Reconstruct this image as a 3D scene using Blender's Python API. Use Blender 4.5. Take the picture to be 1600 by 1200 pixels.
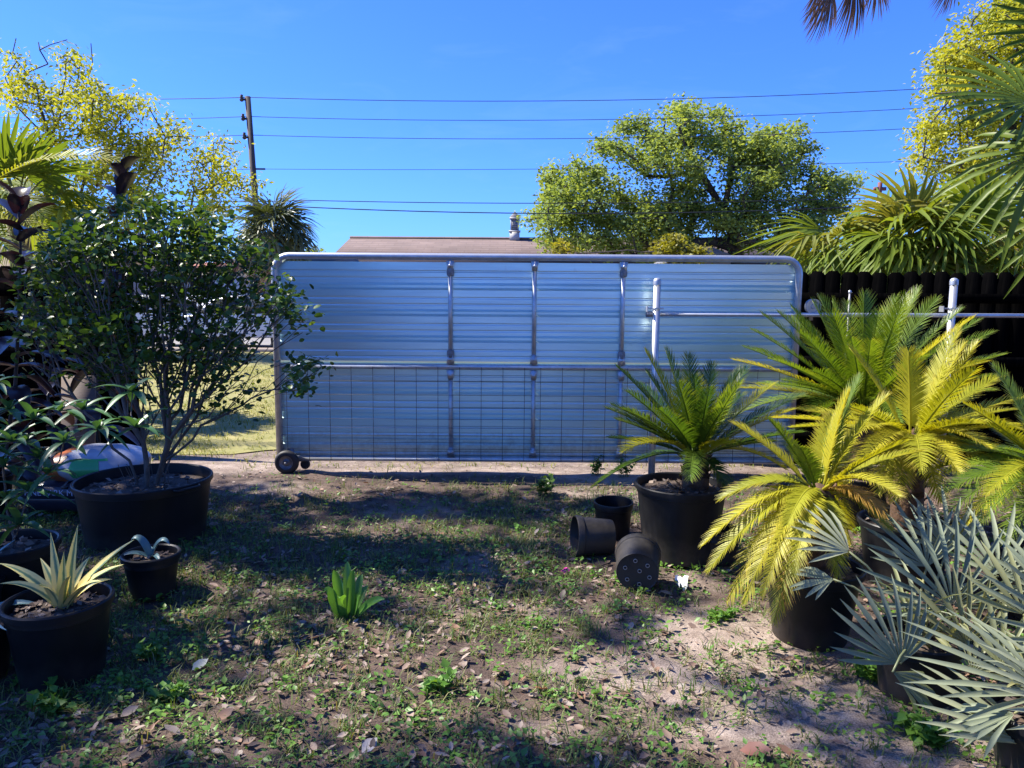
import bpy, math, random
import numpy as np
from mathutils import Vector, Matrix, Euler, Quaternion

for o in list(bpy.data.objects):
    bpy.data.objects.remove(o, do_unlink=True)
S = bpy.context.scene
COL = S.collection
R = math.radians
rng = np.random.default_rng(7)
random.seed(7)

# ------------------------------------------------------------------ camera
FPX, CX, CY = 1180.0, 800.0, 600.0
CAMZ, PITCH, ROLL = 1.6, R(6.87), R(0.42)
CAMROT = (Matrix.Rotation(math.pi / 2 - PITCH, 3, 'X') @ Matrix.Rotation(ROLL, 3, 'Z'))
cd = bpy.data.cameras.new('camera')
cam = bpy.data.objects.new('camera', cd)
COL.objects.link(cam)
cam.location = (0, 0, CAMZ)
cam.rotation_euler = CAMROT.to_euler()
cd.sensor_width = 36.0
cd.lens = FPX / 1600 * 36
cd.clip_start = 0.05
cd.clip_end = 2000
S.camera = cam
S.render.resolution_x, S.render.resolution_y = 1024, 768

# ------------------------------------------------------------------ light
SUN_EL, SUN_AZ = R(50), R(-76)          # azimuth measured from +Y, negative = to the left
SUN = Vector((math.sin(SUN_AZ) * math.cos(SUN_EL), math.cos(SUN_AZ) * math.cos(SUN_EL), math.sin(SUN_EL)))
W = bpy.data.worlds.new('World')
S.world = W
W.use_nodes = True
wn = W.node_tree
wn.nodes.clear()
sky = wn.nodes.new('ShaderNodeTexSky')
sky.sky_type = 'NISHITA'
sky.sun_disc = False
sky.sun_elevation = SUN_EL
sky.sun_rotation = SUN_AZ
sky.air_density = 1.0
sky.dust_density = 0.5
sky.ozone_density = 3.0
hs = wn.nodes.new('ShaderNodeHueSaturation')
hs.inputs['Saturation'].default_value = 1.0
hs.inputs['Value'].default_value = 1.0
wtc = wn.nodes.new('ShaderNodeTexCoord')
wmp = wn.nodes.new('ShaderNodeMapping')
wmp.inputs['Scale'].default_value = (2.2, 2.2, 9.0)
wmp.inputs['Rotation'].default_value = (0.25, 0.1, 0.4)
wno = wn.nodes.new('ShaderNodeTexNoise')
wno.inputs['Scale'].default_value = 2.3
wno.inputs['Detail'].default_value = 5
wno.inputs['Roughness'].default_value = 0.6
wno.inputs['Distortion'].default_value = 0.8
wrp = wn.nodes.new('ShaderNodeValToRGB')
wrp.color_ramp.elements[0].position = 0.52
wrp.color_ramp.elements[0].color = (0, 0, 0, 1)
wrp.color_ramp.elements[1].position = 0.85
wrp.color_ramp.elements[1].color = (0.07, 0.07, 0.07, 1)
wtt = wn.nodes.new('ShaderNodeMixRGB')
wtt.blend_type = 'MULTIPLY'
wtt.inputs['Fac'].default_value = 1
wtt.inputs['Color2'].default_value = (0.215, 0.435, 1.05, 1)      # camera white balance: cool, clear sky
wmx = wn.nodes.new('ShaderNodeMixRGB')
wmx.inputs['Color2'].default_value = (2.9, 3.9, 5.0, 1)
bg = wn.nodes.new('ShaderNodeBackground')
bg.inputs['Strength'].default_value = 0.10
wo = wn.nodes.new('ShaderNodeOutputWorld')
L = wn.links.new
L(sky.outputs[0], hs.inputs['Color'])
L(wtc.outputs['Generated'], wmp.inputs['Vector'])
L(wmp.outputs[0], wno.inputs['Vector'])
L(wno.outputs['Fac'], wrp.inputs['Fac'])
L(wrp.outputs[0], wmx.inputs['Fac'])
L(hs.outputs[0], wtt.inputs['Color1'])
L(wtt.outputs[0], wmx.inputs['Color1'])
L(wmx.outputs[0], bg.inputs['Color'])
L(bg.outputs[0], wo.inputs['Surface'])

sd = bpy.data.lights.new('sun', 'SUN')
sd.energy = 4.3
sd.angle = R(0.53)
sd.color = (1.0, 0.93, 0.82)
so = bpy.data.objects.new('sun', sd)
COL.objects.link(so)
so.rotation_euler = SUN.to_track_quat('Z', 'Y').to_euler()
so.location = (-10, 10, 20)

S.view_settings.view_transform = 'Standard'
S.view_settings.look = 'None'
S.view_settings.exposure = 1.52
S.view_settings.gamma = 1
S.view_settings.use_curve_mapping = False
S.render.engine = 'CYCLES'
S.cycles.max_bounces = 8
S.cycles.transparent_max_bounces = 8


# ------------------------------------------------------------------ pixel helpers (1600x1200 photo coordinates)
def ray(px, py):
    return CAMROT @ Vector(((px - CX) / FPX, (CY - py) / FPX, -1.0))


def G(px, py, z=0.0):
    d = ray(px, py)
    t = (z - CAMZ) / d.z
    return Vector((d.x * t, d.y * t, z))


def AT(px, py, Y):
    d = ray(px, py)
    t = Y / d.y
    return Vector((d.x * t, Y, CAMZ + d.z * t))


# ------------------------------------------------------------------ noise
def _hash(ix, iy, s):
    n = (ix.astype(np.int64) * 374761393 + iy.astype(np.int64) * 668265263 + s * 974711) & 0x7fffffff
    n = ((n ^ (n >> 13)) * 1274126177) & 0x7fffffff
    return ((n ^ (n >> 16)) & 0xffff) / 65535.0


def vn(x, y, s=0):
    x = np.asarray(x, float); y = np.asarray(y, float)
    ix = np.floor(x); iy = np.floor(y)
    fx = x - ix; fy = y - iy
    fx = fx * fx * (3 - 2 * fx); fy = fy * fy * (3 - 2 * fy)
    a = _hash(ix, iy, s); b = _hash(ix + 1, iy, s); c = _hash(ix, iy + 1, s); d = _hash(ix + 1, iy + 1, s)
    return (a * (1 - fx) + b * fx) * (1 - fy) + (c * (1 - fx) + d * fx) * fy


def fbm(x, y, s=0, o=4):
    v = 0; a = 0.5; t = 0
    for k in range(o):
        v = v + a * vn(np.asarray(x) * 2 ** k, np.asarray(y) * 2 ** k, s + k * 17)
        t += a; a *= 0.5
    return v / t


def gz(x, y):
    x = np.asarray(x, float); y = np.asarray(y, float)
    f = np.clip((7.4 - y) / 0.6, 0, 1) * np.clip((5.5 - np.abs(x)) / 1.0, 0, 1) * np.clip((y - 0.3) / 0.5, 0, 1)
    return ((fbm(x * 1.1, y * 1.1, 3, 3) - 0.5) * 0.07 + (fbm(x * 5, y * 5, 9, 3) - 0.5) * 0.022) * f


# ------------------------------------------------------------------ materials
def nd(nt, t, **k):
    n = nt.nodes.new(t)
    for a, b in k.items():
        setattr(n, a, b)
    return n


def c4(c):
    return (c[0], c[1], c[2], 1)


def mat(name, col, rough=0.6, metal=0.0, col2=None, scale=6.0, bump=0.0, bscale=40.0, stretch=(1, 1, 1), spec=0.5,
        lo=0.35, hi=0.65, island=0.0):
    m = bpy.data.materials.new(name)
    m.use_nodes = True
    nt = m.node_tree
    p = nt.nodes['Principled BSDF']
    p.inputs['Roughness'].default_value = rough
    p.inputs['Metallic'].default_value = metal
    p.inputs['Specular IOR Level'].default_value = spec
    p.inputs['Base Color'].default_value = c4(col)
    tc = nd(nt, 'ShaderNodeTexCoord')
    mp = nd(nt, 'ShaderNodeMapping')
    mp.inputs['Scale'].default_value = stretch
    nt.links.new(tc.outputs['Object'], mp.inputs['Vector'])
    out = None
    if col2 is not None:
        no = nd(nt, 'ShaderNodeTexNoise')
        no.inputs['Scale'].default_value = scale
        no.inputs['Detail'].default_value = 6
        no.inputs['Roughness'].default_value = 0.65
        nt.links.new(mp.outputs[0], no.inputs['Vector'])
        rp = nd(nt, 'ShaderNodeValToRGB')
        rp.color_ramp.elements[0].position = lo
        rp.color_ramp.elements[1].position = hi
        rp.color_ramp.elements[0].color = c4(col)
        rp.color_ramp.elements[1].color = c4(col2)
        nt.links.new(no.outputs['Fac'], rp.inputs['Fac'])
        out = rp.outputs[0]
        rr = nd(nt, 'ShaderNodeMath', operation='MULTIPLY_ADD')
        rr.inputs[1].default_value = 0.25
        rr.inputs[2].default_value = max(0.02, rough - 0.12)
        nt.links.new(no.outputs['Fac'], rr.inputs[0])
        nt.links.new(rr.outputs[0], p.inputs['Roughness'])
    if island:
        oi = nd(nt, 'ShaderNodeObjectInfo')
        mm = nd(nt, 'ShaderNodeMath', operation='MULTIPLY_ADD')
        mm.inputs[1].default_value = island
        mm.inputs[2].default_value = 1 - island / 2
        nt.links.new(oi.outputs['Random'], mm.inputs[0])
        mx = nd(nt, 'ShaderNodeVectorMath', operation='SCALE')
        if out is not None:
            nt.links.new(out, mx.inputs[0])
        else:
            mx.inputs[0].default_value = col
        nt.links.new(mm.outputs[0], mx.inputs['Scale'])
        out = mx.outputs[0]
    if out is not None:
        nt.links.new(out, p.inputs['Base Color'])
    if bump:
        nb = nd(nt, 'ShaderNodeTexNoise')
        nb.inputs['Scale'].default_value = bscale
        nb.inputs['Detail'].default_value = 5
        nt.links.new(mp.outputs[0], nb.inputs['Vector'])
        b = nd(nt, 'ShaderNodeBump')
        b.inputs['Strength'].default_value = bump
        b.inputs['Distance'].default_value = 0.01
        nt.links.new(nb.outputs['Fac'], b.inputs['Height'])
        nt.links.new(b.outputs[0], p.inputs['Normal'])
    return m


def leafmat(name, cols, trans=0.4, rough=0.4, tcol=None, spec=0.5, per_object=False, nscale=0.0, tboost=1.0, tip=None):
    """leaf: gloss over diffuse plus light shining through; colour differs from leaf to leaf"""
    m = bpy.data.materials.new(name)
    m.use_nodes = True
    nt = m.node_tree
    p = nt.nodes['Principled BSDF']
    out = nt.nodes['Material Output']
    p.inputs['Roughness'].default_value = rough
    p.inputs['Specular IOR Level'].default_value = spec
    if per_object:
        g = nd(nt, 'ShaderNodeObjectInfo'); src = g.outputs['Random']
    else:
        g = nd(nt, 'ShaderNodeNewGeometry'); src = g.outputs['Random Per Island']
    fac = src
    if nscale:
        tc = nd(nt, 'ShaderNodeTexCoord')
        no = nd(nt, 'ShaderNodeTexNoise')
        no.inputs['Scale'].default_value = nscale
        nt.links.new(tc.outputs['Object'], no.inputs['Vector'])
        ad = nd(nt, 'ShaderNodeMath', operation='MULTIPLY_ADD')
        ad.inputs[1].default_value = 1.6
        ad.inputs[2].default_value = -0.55
        nt.links.new(no.outputs['Fac'], ad.inputs[0])
        av = nd(nt, 'ShaderNodeMath', operation='MULTIPLY_ADD')
        av.inputs[1].default_value = 0.45
        nt.links.new(src, av.inputs[0])
        sc = nd(nt, 'ShaderNodeMath', operation='MULTIPLY')
        sc.inputs[1].default_value = 0.6
        nt.links.new(ad.outputs[0], sc.inputs[0])
        nt.links.new(sc.outputs[0], av.inputs[2])
        fac = av.outputs[0]
    rp = nd(nt, 'ShaderNodeValToRGB')
    e = rp.color_ramp.elements
    e[0].color = c4(cols[0]); e[0].position = 0
    e[1].color = c4(cols[-1]); e[1].position = 1
    for i, c in enumerate(cols[1:-1]):
        x = e.new((i + 1) / (len(cols) - 1)); x.color = c4(c)
    nt.links.new(fac, rp.inputs['Fac'])
    colout = rp.outputs[0]
    if tip is not None:             # older leaf ends fade and dry out
        at = nd(nt, 'ShaderNodeAttribute', attribute_name='along')
        tc2 = nd(nt, 'ShaderNodeTexCoord')
        n2 = nd(nt, 'ShaderNodeTexNoise'); n2.inputs['Scale'].default_value = 9
        nt.links.new(tc2.outputs['Object'], n2.inputs['Vector'])
        s2 = nd(nt, 'ShaderNodeMath', operation='MULTIPLY_ADD'); s2.inputs[1].default_value = 0.9
        nt.links.new(n2.outputs['Fac'], s2.inputs[0]); nt.links.new(at.outputs['Fac'], s2.inputs[2])
        mr = nd(nt, 'ShaderNodeMapRange'); mr.inputs[1].default_value = 1.0; mr.inputs[2].default_value = 1.6
        nt.links.new(s2.outputs[0], mr.inputs[0])
        m3 = nd(nt, 'ShaderNodeMixRGB'); m3.inputs['Color2'].default_value = c4(tip)
        nt.links.new(mr.outputs[0], m3.inputs['Fac']); nt.links.new(rp.outputs[0], m3.inputs['Color1'])
        colout = m3.outputs[0]
    nt.links.new(colout, p.inputs['Base Color'])
    if trans > 0:
        t = nd(nt, 'ShaderNodeBsdfTranslucent')
        tint = nd(nt, 'ShaderNodeMixRGB', blend_type='MULTIPLY')
        tint.inputs['Fac'].default_value = 1
        tint.inputs['Color2'].default_value = c4(tcol or (1.5 * tboost, 1.35 * tboost, 0.5 * tboost))
        nt.links.new(colout, tint.inputs['Color1'])
        nt.links.new(tint.outputs[0], t.inputs['Color'])
        mx = nd(nt, 'ShaderNodeMixShader')
        mx.inputs[0].default_value = trans
        nt.links.new(p.outputs[0], mx.inputs[1])
        nt.links.new(t.outputs[0], mx.inputs[2])
        nt.links.new(mx.outputs[0], out.inputs['Surface'])
    return m


M = {}
M['galv'] = mat('galvanised_pipe', (0.56, 0.58, 0.59), 0.42, 0.7, (0.42, 0.44, 0.46), 14, 0.05, 60)
M['galv_old'] = mat('weathered_bracket', (0.16, 0.16, 0.17), 0.5, 0.6, (0.30, 0.30, 0.31), 30)
M['sheet'] = mat('galvalume_sheet', (0.66, 0.87, 0.89), 0.33, 0.70, (0.56, 0.75, 0.78), 3.0, 0.03, 25, (0.3, 1, 4))  # bluer than bare metal: reflected sky blue is put into the base colour
M['wire'] = mat('mesh_wire', (0.045, 0.05, 0.06), 0.5, 0.5)
M['rubber'] = mat('black_rubber', (0.015, 0.015, 0.016), 0.6)
M['rim'] = mat('cast_wheel_rim', (0.22, 0.22, 0.23), 0.45, 0.7, (0.12, 0.12, 0.13), 30)
M['fence'] = mat('black_stained_wood', (0.0010, 0.0011, 0.0014), 0.8, 0, (0.0035, 0.0033, 0.0032), 9, 0.05, 30, (6, 6, 0.5), 0.0, island=0.6)
M['pot'] = mat('black_nursery_plastic', (0.006, 0.006, 0.007), 0.45, 0, (0.010, 0.010, 0.011), 5, 0.05, 14, (1, 1, 1), 0.3)
M['potdust'] = mat('dusty_black_plastic', (0.006, 0.006, 0.007), 0.5, 0, (0.024, 0.023, 0.022), 4, 0.05, 14, (2, 2, 0.5), 0.3, 0.45, 0.85)
M['soil'] = mat('potting_soil', (0.035, 0.024, 0.018), 0.9, 0, (0.10, 0.07, 0.05), 40, 0.8, 60)
M['chip'] = leafmat('bark_chips', [(0.05, 0.03, 0.02), (0.14, 0.09, 0.06), (0.30, 0.24, 0.19), (0.09, 0.05, 0.03)], 0, 0.8)
M['bark'] = mat('grey_bark', (0.09, 0.075, 0.06), 0.85, 0, (0.18, 0.155, 0.13), 8, 0.6, 20, (2, 2, 0.4))
M['darkbark'] = mat('dark_bark', (0.035, 0.028, 0.024), 0.85, 0, (0.08, 0.065, 0.055), 8, 0.6, 20, (2, 2, 0.4))
M['twig'] = mat('grey_twig', (0.13, 0.115, 0.095), 0.8, 0, (0.07, 0.06, 0.05), 12, 0.3, 30)
M['palmtrunk'] = mat('palm_trunk', (0.12, 0.09, 0.07), 0.9, 0, (0.22, 0.18, 0.14), 12, 0.8, 25, (1, 1, 3))
M['cycadtrunk'] = mat('cycad_trunk', (0.06, 0.035, 0.02), 0.9, 0, (0.16, 0.09, 0.05), 25, 0.9, 30)
M['bush'] = leafmat('shrub_leaf', [(0.03, 0.065, 0.014), (0.045, 0.10, 0.02), (0.07, 0.14, 0.024), (0.13, 0.20, 0.035)], 0.3, 0.36, None, 0.4)
M['rubberleaf'] = leafmat('burgundy_leaf', [(0.022, 0.012, 0.018), (0.03, 0.018, 0.022), (0.016, 0.014, 0.018)], 0.08, 0.3, (1.6, 0.5, 0.4), 0.5, True)
M['lance'] = leafmat('lance_leaf', [(0.04, 0.105, 0.04), (0.06, 0.15, 0.05), (0.085, 0.19, 0.06)], 0.25, 0.38, None, 0.5, True)
M['cyc_green'] = leafmat('cycad_green', [(0.085, 0.15, 0.015), (0.12, 0.20, 0.02), (0.17, 0.25, 0.024)], 0.42, 0.36, (1.5, 1.35, 0.35), 0.45, True, tip=(0.30, 0.30, 0.05))
M['cyc_dark'] = leafmat('cycad_deep_green', [(0.04, 0.09, 0.012), (0.065, 0.13, 0.016), (0.11, 0.17, 0.02)], 0.36, 0.34, (1.5, 1.35, 0.4), 0.45, True, tip=(0.24, 0.24, 0.04))
M['cyc_yellow'] = leafmat('cycad_yellow', [(0.27, 0.29, 0.02), (0.37, 0.365, 0.025), (0.46, 0.42, 0.035)], 0.42, 0.45, (1.35, 1.25, 0.35), 0.3, True, tip=(0.46, 0.33, 0.06))
M['cyc_brown'] = leafmat('cycad_browned', [(0.30, 0.17, 0.03), (0.36, 0.23, 0.05)], 0.35, 0.5, (1.3, 1.0, 0.6), 0.3, True)
M['silver'] = leafmat('silver_leaf', [(0.20, 0.245, 0.16), (0.27, 0.305, 0.19), (0.35, 0.375, 0.23)], 0.34, 0.55, (1.15, 1.1, 0.65), 0.3, True)
M['silver_y'] = leafmat('silver_yellowed_leaf', [(0.30, 0.29, 0.12), (0.24, 0.27, 0.13)], 0.32, 0.42, (1.3, 1.2, 0.6), 0.5, True)
M['palm'] = leafmat('fan_palm_leaf', [(0.10, 0.155, 0.022), (0.15, 0.205, 0.028), (0.20, 0.25, 0.036)], 0.42, 0.45, (1.5, 1.35, 0.45), 0.18, True)
M['palm_dark'] = leafmat('glossy_palm_leaf', [(0.05, 0.095, 0.015), (0.08, 0.135, 0.02), (0.12, 0.17, 0.026)], 0.36, 0.4, (1.7, 1.4, 0.45), 0.2, True)
M['palm_y'] = leafmat('yellowing_palm_leaf', [(0.25, 0.235, 0.045), (0.18, 0.21, 0.04)], 0.36, 0.4, (1.4, 1.2, 0.5), 0.4, True)
M['sabal'] = leafmat('sabal_leaf', [(0.06, 0.085, 0.04), (0.09, 0.115, 0.055), (0.13, 0.15, 0.085)], 0.25, 0.38, None, 0.5, True)
M['deadpalm'] = leafmat('dead_palm_leaf', [(0.13, 0.085, 0.06), (0.20, 0.14, 0.10)], 0.2, 0.7, (1.2, 1, 0.8), 0.3, True)
M['oak'] = leafmat('oak_leaf', [(0.14, 0.20, 0.06), (0.20, 0.275, 0.08), (0.27, 0.34, 0.10), (0.34, 0.40, 0.125)], 0.45, 0.55, (1.5, 1.35, 0.5), 0.2, False, 0.45)
M['yellowtree'] = leafmat('yellow_green_leaf', [(0.22, 0.27, 0.035), (0.32, 0.36, 0.045), (0.42, 0.43, 0.055), (0.36, 0.33, 0.09)], 0.42, 0.55, (1.5, 1.3, 0.45), 0.2, False, 0.6)
M['limetree'] = leafmat('lime_leaf', [(0.16, 0.17, 0.02), (0.26, 0.24, 0.025), (0.36, 0.31, 0.035)], 0.42, 0.45, (1.4, 1.3, 0.5), 0.4, False, 0.5)
M['canopy'] = leafmat('canopy_leaf', [(0.05, 0.085, 0.02), (0.08, 0.12, 0.025)], 0.25, 0.45)
M['agave'] = leafmat('agave_leaf', [(0.10, 0.19, 0.19), (0.13, 0.24, 0.24)], 0.1, 0.42, (1, 1, 0.8), 0.5, True)
M['strap'] = leafmat('strap_leaf', [(0.09, 0.23, 0.04), (0.13, 0.30, 0.05)], 0.3, 0.34, None, 0.5, True)
M['weed'] = leafmat('weed_leaf', [(0.06, 0.15, 0.022), (0.10, 0.22, 0.03), (0.15, 0.28, 0.04), (0.22, 0.33, 0.055)], 0.32, 0.45, None, 0.4, False, 1.2)
M['grass'] = leafmat('grass_blade', [(0.05, 0.10, 0.022), (0.085, 0.15, 0.03), (0.14, 0.18, 0.045), (0.24, 0.21, 0.09)], 0.3, 0.5, None, 0.3)
M['lawn_blade'] = leafmat('lawn_blade', [(0.15, 0.19, 0.03), (0.22, 0.24, 0.04), (0.31, 0.28, 0.07)], 0.35, 0.55, (1.3, 1.2, 0.6), 0.3)
M['litter'] = leafmat('dry_leaf', [(0.06, 0.045, 0.04), (0.13, 0.09, 0.065), (0.24, 0.165, 0.12), (0.34, 0.27, 0.22), (0.20, 0.105, 0.06), (0.28, 0.24, 0.20)], 0.15, 0.6, (1.1, 1, 0.8), 0.4)
M['paper'] = mat('white_paper', (0.72, 0.74, 0.76), 0.6, 0, (0.6, 0.6, 0.6), 20)
M['petal'] = mat('magenta_petal', (0.45, 0.02, 0.22), 0.5)
M['bagwhite'] = mat('white_plastic_sack', (0.42, 0.44, 0.48), 0.35, 0, (0.30, 0.32, 0.37), 5, 0.5, 9)
M['baggreen'] = mat('green_print', (0.05, 0.36, 0.12), 0.35)
M['bagorange'] = mat('orange_print', (0.40, 0.11, 0.03), 0.35)
M['bagdark'] = mat('dark_plastic_sack', (0.02, 0.022, 0.035), 0.32, 0, (0.035, 0.035, 0.05), 6, 0.2, 12)
M['letter'] = mat('lettering', (0.42, 0.44, 0.56), 0.4)
M['ply'] = mat('plywood', (0.10, 0.075, 0.055), 0.8, 0, (0.14, 0.105, 0.08), 4, 0.2, 20, (1, 1, 6))
M['roof'] = mat('brown_shingle', (0.15, 0.088, 0.070), 0.9, 0, (0.20, 0.125, 0.10), 6, 0.6, 12, (1, 1, 2.5))
def shingles():
    m = M['roof']; nt = m.node_tree; p = nt.nodes['Principled BSDF']
    tc = nd(nt, 'ShaderNodeTexCoord')
    br = nd(nt, 'ShaderNodeTexBrick')
    br.inputs['Scale'].default_value = 1.0; br.inputs['Brick Width'].default_value = 0.9; br.inputs['Row Height'].default_value = 0.14
    br.inputs['Mortar Size'].default_value = 0.018; br.inputs['Bias'].default_value = -0.2
    br.inputs['Color1'].default_value = (0.125, 0.088, 0.075, 1); br.inputs['Color2'].default_value = (0.155, 0.112, 0.096, 1); br.inputs['Mortar'].default_value = (0.10, 0.07, 0.06, 1)
    mp = nd(nt, 'ShaderNodeMapping'); mp.inputs['Rotation'].default_value = (R(90), 0, 0)
    nt.links.new(tc.outputs['Object'], mp.inputs['Vector']); nt.links.new(mp.outputs[0], br.inputs['Vector'])
    no = nd(nt, 'ShaderNodeTexNoise'); no.inputs['Scale'].default_value = 0.7; no.inputs['Detail'].default_value = 6
    nt.links.new(tc.outputs['Object'], no.inputs['Vector'])
    mr = nd(nt, 'ShaderNodeMapRange'); mr.inputs[3].default_value = 0.65; mr.inputs[4].default_value = 1.35
    nt.links.new(no.outputs['Fac'], mr.inputs[0])
    sc = nd(nt, 'ShaderNodeVectorMath', operation='SCALE')
    nt.links.new(br.outputs['Color'], sc.inputs[0]); nt.links.new(mr.outputs[0], sc.inputs['Scale'])
    nt.links.new(sc.outputs[0], p.inputs['Base Color'])


shingles()
M['wall_tan'] = mat('tan_wall', (0.42, 0.34, 0.28), 0.85, 0, (0.36, 0.29, 0.24), 2)
M['wall_brick'] = mat('brick_wall', (0.28, 0.16, 0.12), 0.85, 0, (0.22, 0.12, 0.09), 5)
M['white'] = mat('white_paint', (0.74, 0.74, 0.72), 0.5, 0, (0.66, 0.66, 0.64), 6)
M['wall_grey'] = mat('weathered_white_paint', (0.46, 0.46, 0.46), 0.6, 0, (0.36, 0.36, 0.36), 6)
M['carwhite'] = mat('white_car_paint', (0.75, 0.75, 0.75), 0.22)
M['glass'] = mat('dark_glass', (0.03, 0.035, 0.04), 0.08)
M['orange_roof'] = mat('orange_roof', (0.36, 0.13, 0.075), 0.8, 0, (0.28, 0.10, 0.06), 8)
M['grey_roof'] = mat('grey_shingle', (0.17, 0.165, 0.17), 0.9, 0, (0.12, 0.12, 0.125), 12)
M['pole'] = mat('utility_pole_wood', (0.05, 0.038, 0.034), 0.85, 0, (0.09, 0.07, 0.06), 6, 0.4, 20, (3, 3, 0.4))
M['cable'] = mat('power_cable', (0.02, 0.022, 0.025), 0.5)
M['crossmat'] = mat('rust_brown_cross', (0.16, 0.05, 0.045), 0.7)
M['asphalt'] = mat('asphalt', (0.16, 0.155, 0.15), 0.85, 0, (0.22, 0.21, 0.20), 3, 0.3, 80)


# variegated agave: cream edges along each leaf, coded by the 'edge' point attribute
def agave_var():
    m = bpy.data.materials.new('variegated_agave')
    m.use_nodes = True
    nt = m.node_tree
    p = nt.nodes['Principled BSDF']
    p.inputs['Roughness'].default_value = 0.42
    at = nd(nt, 'ShaderNodeAttribute', attribute_name='edge')
    tc = nd(nt, 'ShaderNodeTexCoord')
    no = nd(nt, 'ShaderNodeTexNoise'); no.inputs['Scale'].default_value = 28
    nt.links.new(tc.outputs['Object'], no.inputs['Vector'])
    ma = nd(nt, 'ShaderNodeMath', operation='MULTIPLY_ADD'); ma.inputs[1].default_value = 0.35
    nt.links.new(no.outputs['Fac'], ma.inputs[0]); nt.links.new(at.outputs['Fac'], ma.inputs[2])
    rp = nd(nt, 'ShaderNodeValToRGB')
    e = rp.color_ramp.elements
    e[0].position = 0.32; e[0].color = (0.10, 0.19, 0.09, 1)
    e[1].position = 0.60; e[1].color = (0.74, 0.62, 0.20, 1)
    x = e.new(0.47); x.color = (0.27, 0.33, 0.11, 1)
    nt.links.new(ma.outputs[0], rp.inputs['Fac'])
    nt.links.new(rp.outputs[0], p.inputs['Base Color'])
    return m


M['agave_var'] = agave_var()


def ground_mat():
    m = bpy.data.materials.new('yard_soil')
    m.use_nodes = True
    nt = m.node_tree
    p = nt.nodes['Principled BSDF']
    p.inputs['Roughness'].default_value = 0.92
    p.inputs['Specular IOR Level'].default_value = 0.25
    tc = nd(nt, 'ShaderNodeTexCoord')

    def noise(s, d=6, r=0.6):
        n = nd(nt, 'ShaderNodeTexNoise')
        n.inputs['Scale'].default_value = s; n.inputs['Detail'].default_value = d; n.inputs['Roughness'].default_value = r
        nt.links.new(tc.outputs['Object'], n.inputs['Vector'])
        return n.outputs['Fac']

    def ramp(f, stops):
        r = nd(nt, 'ShaderNodeValToRGB')
        e = r.color_ramp.elements
        e[0].position, e[0].color = stops[0][0], c4(stops[0][1])
        e[1].position, e[1].color = stops[-1][0], c4(stops[-1][1])
        for a, b in stops[1:-1]:
            x = e.new(a); x.color = c4(b)
        nt.links.new(f, r.inputs['Fac'])
        return r.outputs[0]
    soil = ramp(noise(5), [(0.3, (0.045, 0.034, 0.03)), (0.5, (0.10, 0.072, 0.058)), (0.72, (0.18, 0.13, 0.10))])
    sand = ramp(noise(9), [(0.3, (0.20, 0.155, 0.125)), (0.5, (0.31, 0.25, 0.205)), (0.7, (0.41, 0.345, 0.29))])
    speck = ramp(noise(160, 3, 0.7), [(0.40, (0.45, 0.42, 0.40)), (0.6, (1.15, 1.12, 1.1))])
    at = nd(nt, 'ShaderNodeAttribute', attribute_name='sand')
    a1 = nd(nt, 'ShaderNodeMath', operation='MULTIPLY_ADD')
    a1.inputs[1].default_value = 0.9; a1.inputs[2].default_value = -0.45
    nt.links.new(noise(7, 8, 0.7), a1.inputs[0])
    a2 = nd(nt, 'ShaderNodeMath', operation='ADD')
    nt.links.new(at.outputs['Fac'], a2.inputs[0]); nt.links.new(a1.outputs[0], a2.inputs[1])
    st = nd(nt, 'ShaderNodeMapRange'); st.inputs[1].default_value = 0.25; st.inputs[2].default_value = 0.75
    nt.links.new(a2.outputs[0], st.inputs[0])
    mx = nd(nt, 'ShaderNodeMixRGB')
    nt.links.new(st.outputs[0], mx.inputs['Fac'])
    nt.links.new(soil, mx.inputs['Color1']); nt.links.new(sand, mx.inputs['Color2'])
    mu = nd(nt, 'ShaderNodeMixRGB', blend_type='MULTIPLY'); mu.inputs['Fac'].default_value = 0.8
    nt.links.new(mx.outputs[0], mu.inputs['Color1']); nt.links.new(speck, mu.inputs['Color2'])
    nt.links.new(mu.outputs[0], p.inputs['Base Color'])
    b = nd(nt, 'ShaderNodeBump'); b.inputs['Strength'].default_value = 0.7; b.inputs['Distance'].default_value = 0.012
    nt.links.new(noise(45, 8, 0.7), b.inputs['Height'])
    nt.links.new(b.outputs[0], p.inputs['Normal'])
    return m


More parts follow.
